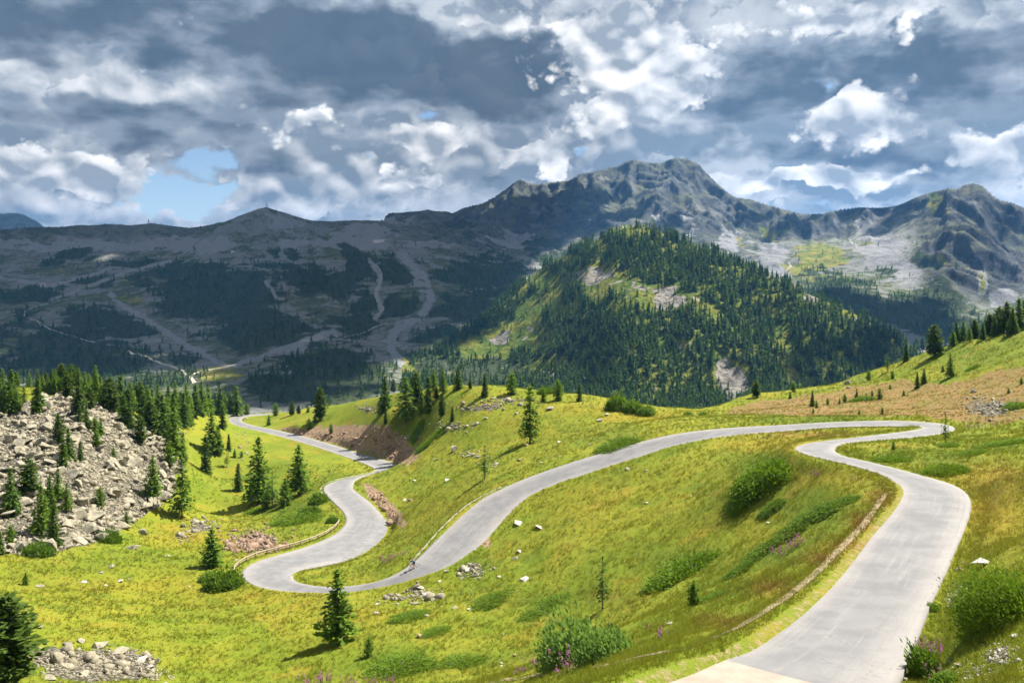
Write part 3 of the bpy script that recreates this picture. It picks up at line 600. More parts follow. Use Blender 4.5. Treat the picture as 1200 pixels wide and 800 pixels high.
# ------------------------------------------------------------------ ground materials
def ground_material():
    g = NT('meadow_ground'); p = g.pos(); dirt, green, heath, scr = g.attr('cover'); och, red, verge, _ = g.attr('tint')
    n1 = g.noise(p, 0.055, 5, 0.55); n2 = g.noise(p, 0.35, 5, 0.6); n3 = g.noise(p, 2.2, 4, 0.65); n4 = g.noise(p, 9.0, 3, 0.7)
    grass = g.mix(g.smooth(n1 * 0.6 + n2 * 0.5, 0.45, 0.66), (0.138, 0.180, 0.014), (0.222, 0.220, 0.022))
    grass = g.mix((g.smooth(n2, 0.48, 0.68) * 0.55), grass, (0.105, 0.135, 0.010))
    grass = g.mix((green + (n2 - 0.5) * 0.8).clamp() * 0.8, grass, (0.062, 0.115, 0.010))
    grass = g.mix((och + (n3 - 0.5) * 0.9).clamp() * 0.75, grass, (0.26, 0.175, 0.018))
    grass = g.mix((red + (n3 - 0.5) * 1.4 * red).clamp() * 0.7, grass, (0.17, 0.07, 0.022))
    nb_ = g.noise(p, 0.16, 4, 0.6); grass = g.mix(g.smooth(nb_, 0.54, 0.68) * 0.55, grass, (0.072, 0.125, 0.010)); grass = g.mix(g.smooth(nb_, 0.44, 0.34) * 0.5, grass, (0.25, 0.185, 0.024))
    grass = g.mix(g.smooth(n3, 0.50, 0.75) * 0.55, grass, (0.055, 0.075, 0.012))
    hth = g.mix(g.smooth(n2 + (n3 - 0.5) * 0.6, 0.35, 0.65), (0.230, 0.128, 0.058), (0.160, 0.130, 0.034))
    hth = g.mix(g.smooth(n3, 0.5, 0.7) * 0.6, hth, (0.27, 0.215, 0.14))
    hth = g.mix(g.smooth(n4, 0.52, 0.7) * 0.5, hth, (0.05, 0.05, 0.015))
    c = g.mix((heath * 1.45 + (n2 - 0.5) * 1.1 - 0.15).clamp() * 0.9, grass, hth)
    earth = g.mix(g.smooth(n3 + (n4 - 0.5) * 0.5, 0.35, 0.65), (0.15, 0.092, 0.05), (0.33, 0.24, 0.155))
    c = g.mix(g.smooth(dirt + (n3 - 0.5) * 0.9, 0.3, 0.7), c, earth)
    v = g.voronoi(g.vmath('ADD', p, g.vmath('SCALE', g.noise(p, 1.5, 2, .5, color=True), .6)), 2.2); stone = g.mix(g.smooth(n4, 0.35, 0.65), (0.13, 0.115, 0.09), (0.25, 0.225, 0.175))
    stone = g.mix(g.smooth(v + (n3 - 0.5) * 0.3, 0.30, 0.60), stone, (0.06, 0.055, 0.04))
    c = g.mix(g.smooth(scr + (n2 - 0.5) * 0.7, 0.35, 0.65), c, stone)
    bh = n3 * 0.5 + n4 * 0.35
    return g.out(g.principled(c, 0.95, g.bump(bh, 0.9, 0.35), 0.1))
def mountain_material():
    g = NT('mountain_rock'); p = g.pos(); pale, grs, frs, rock = g.attr('cover'); hill, hrk, hcl, _ = g.attr('hillside')
    rb = g.noise(g.vmath('MULTIPLY', p, (1.0, 0.7, 0.8)), 0.010, 9, 0.58, 0.4, ntype='RIDGED_MULTIFRACTAL'); n1 = g.noise(p, 0.006, 6, 0.6); n2 = g.noise(p, 0.03, 7, 0.65); n3 = g.noise(p, 0.14, 5, 0.7)
    nz = g.sep(S(g, g.n('ShaderNodeNewGeometry').outputs['Normal']))[2]
    rk = g.mix(g.smooth(n2 + (n1 - 0.5) * 0.6, 0.38, 0.62), (0.058, 0.063, 0.072), (0.215, 0.216, 0.218))
    rk = g.mix(g.smooth(n3, 0.5, 0.72) * 0.7, rk, (0.035, 0.040, 0.036))
    turf = g.mix(g.smooth(n2 + (n3 - 0.5) * 0.5, 0.38, 0.62), (0.062, 0.086, 0.032), (0.125, 0.128, 0.072))
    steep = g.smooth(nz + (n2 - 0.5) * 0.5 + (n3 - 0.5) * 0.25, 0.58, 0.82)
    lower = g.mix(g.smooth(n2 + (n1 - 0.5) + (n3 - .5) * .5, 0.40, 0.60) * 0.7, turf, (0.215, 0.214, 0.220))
    rk = g.mix(g.smooth(nz + (n3 - 0.5) * 0.4 + (n2 - .5) * .3, 0.60, 0.80) * 0.6, rk, (0.180, 0.182, 0.186)); rk = g.mix(g.smooth(rb, 0.35, 0.05) * 0.75, rk, (0.022, 0.028, 0.034))  # second mix paints shade into the crevices by darkening the rock colour
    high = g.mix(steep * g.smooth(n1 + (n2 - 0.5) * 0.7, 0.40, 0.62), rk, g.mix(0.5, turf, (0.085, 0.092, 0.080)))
    c = g.mix(g.smooth(rock, 0.15, 0.5), lower, high)
    scree = g.mix(n3, (0.165, 0.168, 0.178), (0.300, 0.302, 0.312))
    c = g.mix(g.smooth(pale + (n2 - 0.5) * 0.7, 0.3, 0.7) * 0.9, c, scree)
    gr = g.mix(g.smooth(n2, 0.38, 0.62), (0.085, 0.125, 0.012), (0.21, 0.19, 0.035)); gr = g.mix(g.smooth(n3, 0.56, 0.7), gr, (0.32, 0.3, 0.25))
    c = g.mix(g.smooth(grs + (n2 - 0.5) * 0.6, 0.3, 0.7), c, gr)
    c = g.mix(g.smooth(frs, 0.2, 0.7), c, g.mix(n3, (0.022, 0.036, 0.016), (0.05, 0.065, 0.028)))
    hg = g.mix(g.smooth(n2 + (n3 - 0.5) * 0.6, 0.40, 0.62), (0.060, 0.098, 0.012), (0.150, 0.155, 0.022))
    hs = g.mix(g.smooth(n3, 0.38, 0.62), (0.11, 0.102, 0.088), (0.27, 0.25, 0.215))
    hc = g.mix(g.smooth(hrk + (n3 - 0.5) * 1.1, 0.35, 0.65), hg, hs)
    c = g.mix(hill, c, hc)
    bh = n2 * 14 + n3 * 6.0 + rb * g.smooth(rock, 0.1, 0.5) * 26.0
    return g.out(g.principled(c, 0.95, g.bump(bh, 0.85, 1.0), 0.1))
def asphalt_material():
    g = NT('asphalt'); p = g.pos(); e, patch, acr, alg = g.attr('lane'); joint = 0.0; lv = g.comb(acr * 6.5, alg * 400.0, 0.0)
    n1 = g.noise(p, 0.5, 5, 0.6); n2 = g.noise(p, 4.0, 4, 0.6); n3 = g.noise(p, 45.0, 2, 0.6)
    c = g.mix(g.smooth(n1, 0.35, 0.65), (0.132, 0.131, 0.136), (0.176, 0.173, 0.173))
    wheel = g.smooth(e + (n1 - 0.5) * 0.25, 0.35, 0.95)            # pale grit along both edges
    c = g.mix(wheel * 0.65, c, (0.275, 0.256, 0.238))
    c = g.mix(g.smooth(n2, 0.50, 0.72) * 0.45, c, (0.125, 0.139, 0.14))
    c = g.mix(g.smooth(n3, 0.55, 0.75) * 0.45, c, (0.11, 0.109, 0.11)); c = g.mix(g.smooth(n3, 0.48, 0.3) * 0.25, c, (0.38, 0.37, 0.36))
    st = g.noise(g.vmath('MULTIPLY', lv, (2.6, 0.10, 1)), 1.0, 5, 0.65); c = g.mix(g.smooth(st, 0.5, 0.72) * 0.5, c, (0.145, 0.144, 0.148)); c = g.mix(g.smooth(st, 0.47, 0.3) * 0.35, c, (0.26, 0.25, 0.24))
    crack = g.smooth(g.voronoi(g.vmath('ADD', p, g.vmath('SCALE', g.noise(p, 1.3, 3, 0.6, color=True), 1.2)), 0.22, feature='DISTANCE_TO_EDGE'), 0.0, 0.012)
    c = g.mix((1.0 - crack) * g.smooth(n1, 0.45, 0.6) * 0.45, c, (0.10, 0.10, 0.10))
    c = g.mix(g.smooth(patch + (n2 - 0.5) * 0.3, 0.4, 0.6) * 0.8, c, g.mix(n2, (0.20, 0.2, 0.205), (0.29, 0.285, 0.285)))
    return g.out(g.principled(c, 0.85, g.bump(n3, 0.25, 0.02), 0.25))
def grid_faces(r0, r1, nc):
    j, i = np.meshgrid(np.arange(r1 - r0 - 1), np.arange(nc - 1), indexing='ij')
    a = (j * nc + i).ravel(); return np.stack([a, a + 1, a + nc + 1, a + nc], 1)
nc = len(tl)
ALL = np.stack([XX, YY, H], -1)
me = new_mesh('ground', ALL[:NN].reshape(-1, 3), grid_faces(0, NN, nc), ground_material(), True)
vattr(me, 'cover', A1.reshape(-1, 4)); vattr(me, 'tint', A2.reshape(-1, 4)); tag(link('ground', me), kind='structure')
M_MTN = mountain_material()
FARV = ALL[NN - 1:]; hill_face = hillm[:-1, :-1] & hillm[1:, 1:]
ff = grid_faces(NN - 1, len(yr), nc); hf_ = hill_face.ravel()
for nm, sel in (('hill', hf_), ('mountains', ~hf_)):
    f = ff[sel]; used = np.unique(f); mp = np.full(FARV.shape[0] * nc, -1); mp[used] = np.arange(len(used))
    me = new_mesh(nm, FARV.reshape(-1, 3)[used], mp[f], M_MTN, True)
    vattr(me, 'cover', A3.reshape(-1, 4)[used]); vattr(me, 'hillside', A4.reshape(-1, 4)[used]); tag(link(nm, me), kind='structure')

# road: a crowned strip just above the ground
ac = np.array([0, .06, .25, .5, .75, .94, 1.0]); n = len(RLf)
rv = RLf[:, None] * (1 - ac[None, :, None]) + RRf[:, None] * ac[None, :, None]
rv[:, :, 2] += 0.06 * (1 - (2 * ac - 1) ** 2)[None]
skirt = [rv[:, :1] - np.array([0, 0, .35]), rv, rv[:, -1:] - np.array([0, 0, .35])]
rv2 = np.concatenate(skirt, 1)
# finer along and across so that patches and joints can be told apart
lane = np.zeros((n, rv2.shape[1], 4)); lane[..., 3] = (np.cumsum(np.concatenate([[0], np.linalg.norm(np.diff(ROADMID, axis=0), axis=1)])) / 400)[:, None]; lane[..., 2] = np.concatenate([[0], ac, [1]])[None]; lane[..., 0] = np.abs(np.concatenate([[0], ac, [1]]) * 2 - 1)[None]
ru = CU + F * rv2[..., 0] / rv2[..., 1]; rvv = CV - F * rv2[..., 2] / rv2[..., 1]
M_R = asphalt_material()
me = new_mesh('road', rv2.reshape(-1, 3), grid_faces(0, n, rv2.shape[1]), M_R, True); vattr(me, 'lane', lane.reshape(-1, 4)); tag(link('road', me), kind='structure')
# ------------------------------------------------------------------ conifers
def leaf_material(name, lo, hi, trans=0.3):
    g = NT(name); p = g.pos(); r = g.objrand(); a = g.attr('tone')[0]
    n = g.noise(p, 1.6, 3, 0.6)
    c = g.mix((n * 1.1 - 0.25 + a * 0.5).clamp(), lo, hi)
    c = g.mix(r * 0.35, c, (lo[0] * 1.5, lo[1] * 1.15, lo[2]))
    b = g.principled(c, 0.75, None, 0.15)
    t = S(g, g.n('ShaderNodeBsdfTranslucent', {'Color': g.mix(0.5, c, (hi[0] * 1.6, hi[1] * 1.6, hi[2]))}).outputs[0])
    m = g.n('ShaderNodeMixShader', {0: trans, 1: b, 2: t})
    return g.out(S(g, m.outputs[0]))
M_LARCH = leaf_material('larch_needles', (0.070, 0.135, 0.014), (0.150, 0.245, 0.026), 0.42)
M_SPRUCE = leaf_material('spruce_needles', (0.046, 0.098, 0.014), (0.110, 0.185, 0.024), 0.35)
M_PINE = leaf_material('pine_needles', (0.034, 0.072, 0.012), (0.086, 0.140, 0.018), 0.30)
M_YOUNG = leaf_material('young_needles', (0.064, 0.132, 0.014), (0.140, 0.230, 0.022), 0.40)
M_FARL = leaf_material('far_needles', (0.018, 0.046, 0.016), (0.075, 0.140, 0.020), 0.3)
def bark_material():
    g = NT('bark'); p = g.pos(); n = g.noise(g.vmath('MULTIPLY', p, (6, 6, 1.2)), 2.0, 4, 0.6)
    c = g.mix(n, (0.06, 0.045, 0.035), (0.17, 0.14, 0.115)); return g.out(g.principled(c, 0.95, g.bump(n, 0.6, 0.05), 0.1))
M_BARK = bark_material()

def quads(c, d, w):
    """kite-shaped faces: centres, half-length vectors, half-width vectors -> verts, faces"""
    v = np.stack([c - d, c + w + d * 0.15, c + d, c - w + d * 0.15], 1).reshape(-1, 3)
    return v, np.arange(len(v)).reshape(-1, 4)
def unit(a): return a / (np.linalg.norm(a, axis=-1, keepdims=True) + 1e-9)
def crown_points(rng, prof, z0, levels, per, droop, up, steps, bare=0.15, gap=0.0):
    """points along whorled branches of a 10 m tree: position, outward direction, place along the branch"""
    P, D, Q = [], [], []
    for k in range(levels):
        f = (k + rng.uniform(-.4, .4)) / levels; f = min(max(f, 0), 1); z = z0 + (9.75 - z0) * f
        L0 = prof(f)
        m = max(3, int(per * (0.55 + 0.45 * (1 - f)) + 0.5))
        a0 = rng.uniform(0, 6.28)
        for j in range(m):
            if rng.uniform() < gap: continue
            a = a0 + j * 6.283 / m + rng.uniform(-.35, .35); L = L0 * rng.uniform(.62, 1.12)
            n = max(2, int(steps * L / 2.0 + 1.5)); s = np.linspace(bare, 1, n) * L
            o = np.array([math.cos(a), math.sin(a), 0.0])
            upk = up + (f - .4) * 0.5
            pos = o[None] * s[:, None] + np.array([0, 0, 1.0])[None] * (z + upk * s - droop * s * s / max(L0, .5))[:, None]
            P.append(pos); D.append(np.repeat(o[None] + np.array([[0, 0, upk - droop * .8]]), n, 0)); Q.append(s / L)
    return np.concatenate(P), unit(np.concatenate(D)), np.concatenate(Q)
def crown_mesh(name, seed, prof, z0, levels, per, droop, up, steps, size, kper, mat, gap=0.0, flat=0.5):
    rng = np.random.default_rng(seed)
    P, D, Q = crown_points(rng, prof, z0, levels, per, droop, up, steps, gap=gap)
    P = np.repeat(P, kper, 0); D = np.repeat(D, kper, 0); Q = np.repeat(Q, kper)
    n = len(P)
    side = np.stack([-D[:, 1], D[:, 0], np.zeros(n)], 1)
    d = unit(D + side * rng.uniform(-1.1, 1.1, (n, 1)) + rng.normal(0, .35, (n, 3)))
    up_ = unit(np.array([[0, 0, 1.0]]) + rng.normal(0, flat, (n, 3)))
    w = unit(np.cross(d, up_))
    s = size * rng.uniform(.6, 1.25, (n, 1)) * (0.75 + 0.35 * (1 - P[:, 2:3] / 10))
    c = P + rng.normal(0, .5, (n, 3)) * s * 0.8
    v, f = quads(c, d * s, w * s * 0.42)
    top_n = 14
    zt = rng.uniform(8.9, 9.9, top_n); ct = np.stack([rng.normal(0, .05, top_n), rng.normal(0, .05, top_n), zt], 1)
    dt = unit(np.stack([rng.normal(0, .5, top_n), rng.normal(0, .5, top_n), np.ones(top_n)], 1)) * size * .8
    v2, f2 = quads(ct, dt, unit(np.cross(dt, rng.normal(0, 1, (top_n, 3)))) * size * .25)
    v = np.concatenate([v, v2]); f = np.concatenate([f, f2 + len(v) - len(v2)])
    me = new_mesh(name, v, f, mat)
    tone = np.repeat(np.concatenate([np.clip(rng.normal(.5, .22, n) + (Q - .5) * .5, 0, 1), np.full(top_n, .7)]), 4)
    vattr(me, 'tone', np.stack([tone, tone, tone, np.ones_like(tone)], 1))
    return me
def tube(pts, rad, k=7):
    pts = np.asarray(pts, float); n = len(pts); rad = np.broadcast_to(rad, (n,))
    V = []
    for i in range(n):
        t = unit((pts[min(i + 1, n - 1)] - pts[max(i - 1, 0)])[None])[0]
        a = unit(np.cross(t, [0.31, 0.95, 0.05])[None])[0]; b = np.cross(t, a)
        an = np.arange(k) * 2 * math.pi / k
        V.append(pts[i] + rad[i] * (np.cos(an)[:, None] * a + np.sin(an)[:, None] * b))
    V = np.concatenate(V); Fq = []
    for i in range(n - 1):
        for j in range(k):
            Fq.append((i * k + j, i * k + (j + 1) % k, (i + 1) * k + (j + 1) % k, (i + 1) * k + j))
    caps = [(0, j + 1, j) for j in range(1, k - 1)] + [((n - 1) * k, (n - 1) * k + j, (n - 1) * k + j + 1) for j in range(1, k - 1)]
    return V, np.array(Fq), np.array(caps)
def merge(parts):
    V, F4, F3 = [], [], []; o = 0
    for v, q, t in parts:
        V.append(v)
        if q is not None and len(q): F4.append(q + o)
        if t is not None and len(t): F3.append(t + o)
        o += len(v)
    fl = []
    if F4: fl.append(np.concatenate(F4))
    if F3: fl.append(np.concatenate(F3))
    return np.concatenate(V), fl
def trunk_mesh(name, seed, r0, top=9.6, limbs=0, lz=(1, 9), ll=1.2):
    rng = np.random.default_rng(seed); z = np.array([-0.9, 0.0, .3, 2, 4, 6, 8, top])
    off = np.cumsum(rng.normal(0, .035, (len(z), 2)), 0); off[:3] = 0
    parts = [tube(np.column_stack([off, z]), r0 * np.array([1.5, 1.35, 1.05, .9, .7, .48, .25, .05]))]
    for i in range(limbs):
        zz = rng.uniform(*lz); a = rng.uniform(0, 6.28); L = ll * (1 - zz / 11) * rng.uniform(.6, 1.2)
        o = np.array([math.cos(a), math.sin(a), 0]); x = np.interp(zz, z, off[:, 0]); yv = np.interp(zz, z, off[:, 1])
        parts.append(tube([np.array([x, yv, zz]), np.array([x, yv, zz + .12]) + o * L * .5, np.array([x, yv, zz - .05]) + o * L], r0 * .22 * np.array([1, .7, .25]), 4))
    v, f = merge(parts); return new_mesh(name, v, f, M_BARK, True)
cone = lambda R, p=1.0, b=0.0: (lambda f: R * ((1 - f) ** p) * (1 - b * max(0, .18 - f) / .18) + 0.10)
egg = lambda R: (lambda f: R * (math.sin(math.pi * min(1, (f * .86 + .14)) ** .8) ** .7) + 0.10)
KIND = {}
def kindf(code, *vars_): KIND[code] = vars_
kindf('L', (crown_mesh('larch_crown', 1, cone(2.5, .85, .3), 1.1, 24, 7, .20, .10, 4.2, .42, 3, M_LARCH), trunk_mesh('larch_trunk', 1, .17, 9.6, 30, (1, 8), 2.2)),
           (crown_mesh('larch_crown', 2, cone(2.2, .75, .4), 1.5, 22, 6, .28, .08, 4.2, .42, 3, M_LARCH, .12), trunk_mesh('larch_trunk', 2, .16, 9.6, 30, (1, 8), 2.0)),
           (crown_mesh('larch_crown', 3, cone(2.5, .95, .2), .8, 23, 7, .16, .16, 4.0, .45, 3, M_LARCH, .08), trunk_mesh('larch_trunk', 3, .18, 9.6, 30, (1, 8), 2.4)))
kindf('S', (crown_mesh('spruce_crown', 4, cone(2.4, .95), .35, 26, 8, .26, .02, 4.0, .46, 3, M_SPRUCE), trunk_mesh('spruce_trunk', 4, .17)),
           (crown_mesh('spruce_crown', 5, cone(1.8, .8, .2), .5, 26, 8, .30, .05, 4.0, .46, 3, M_SPRUCE, .06), trunk_mesh('spruce_trunk', 5, .16)))
kindf('N', (crown_mesh('slender_crown', 6, cone(1.45, .62), .3, 26, 8, .22, .12, 4.4, .44, 3, M_PINE), trunk_mesh('slender_trunk', 6, .15)),
           (crown_mesh('slender_crown', 7, egg(1.45), .35, 24, 8, .15, .2, 4.4, .46, 3, M_PINE), trunk_mesh('slender_trunk', 7, .15)))
kindf('P', (crown_mesh('pine_crown', 8, egg(2.5), .7, 22, 9, .02, .22, 4.2, .52, 3, M_PINE, .05), trunk_mesh('pine_trunk', 8, .2)),
           (crown_mesh('pine_crown', 9, egg(2.1), .9, 22, 8, .04, .25, 4.2, .52, 3, M_PINE, .12), trunk_mesh('pine_trunk', 9, .2)))
kindf('Y', (crown_mesh('young_crown', 10, cone(2.6, .8, .1), .2, 15, 7, .06, .30, 3.6, .62, 3, M_YOUNG), trunk_mesh('young_trunk', 10, .16)),
           (crown_mesh('young_crown', 11, egg(2.7), .2, 14, 7, .05, .30, 3.6, .66, 3, M_YOUNG, .05), trunk_mesh('young_trunk', 11, .16)))
kindf('Z', (crown_mesh('sparse_crown', 12, cone(1.9, .45, .5), 1.8, 15, 5, .18, .02, 4.6, .42, 2, M_SPRUCE, .30), trunk_mesh('sparse_trunk', 12, .13, 9.8, 34, (1.2, 9), 1.8)),)
BASES = []                       # where trees stand (for the shade-loving grass and for spacing)
_ti = 0
_dummy = 0
def plant_tree(name, u, vt, vb, code, label, group=None, lean=0.0, width=1.0, y=None, var=None, rz=None):
    global _ti; _ti += 1
    P = hit(u, vb) if y is None else Vector(((u - CU) / F * y, y, float(height((u - CU) / F * y, y))))
    hgt = (vb - vt) / F * P.y
    crown, trunk = KIND[code][(_ti if var is None else var) % len(KIND[code])]
    s = hgt / 9.95
    o = empty(name, P, random.uniform(0, 6.28) if rz is None else rz); o.scale = (s * width, s * width, s)
    if lean: o.rotation_euler = (0, lean, 0)
    tag(o, label, 'tree', group)
    link('trunk', trunk, o); link('crown', crown, o)
    BASES.append((P.x, P.y, s * width * 1.6)); return o

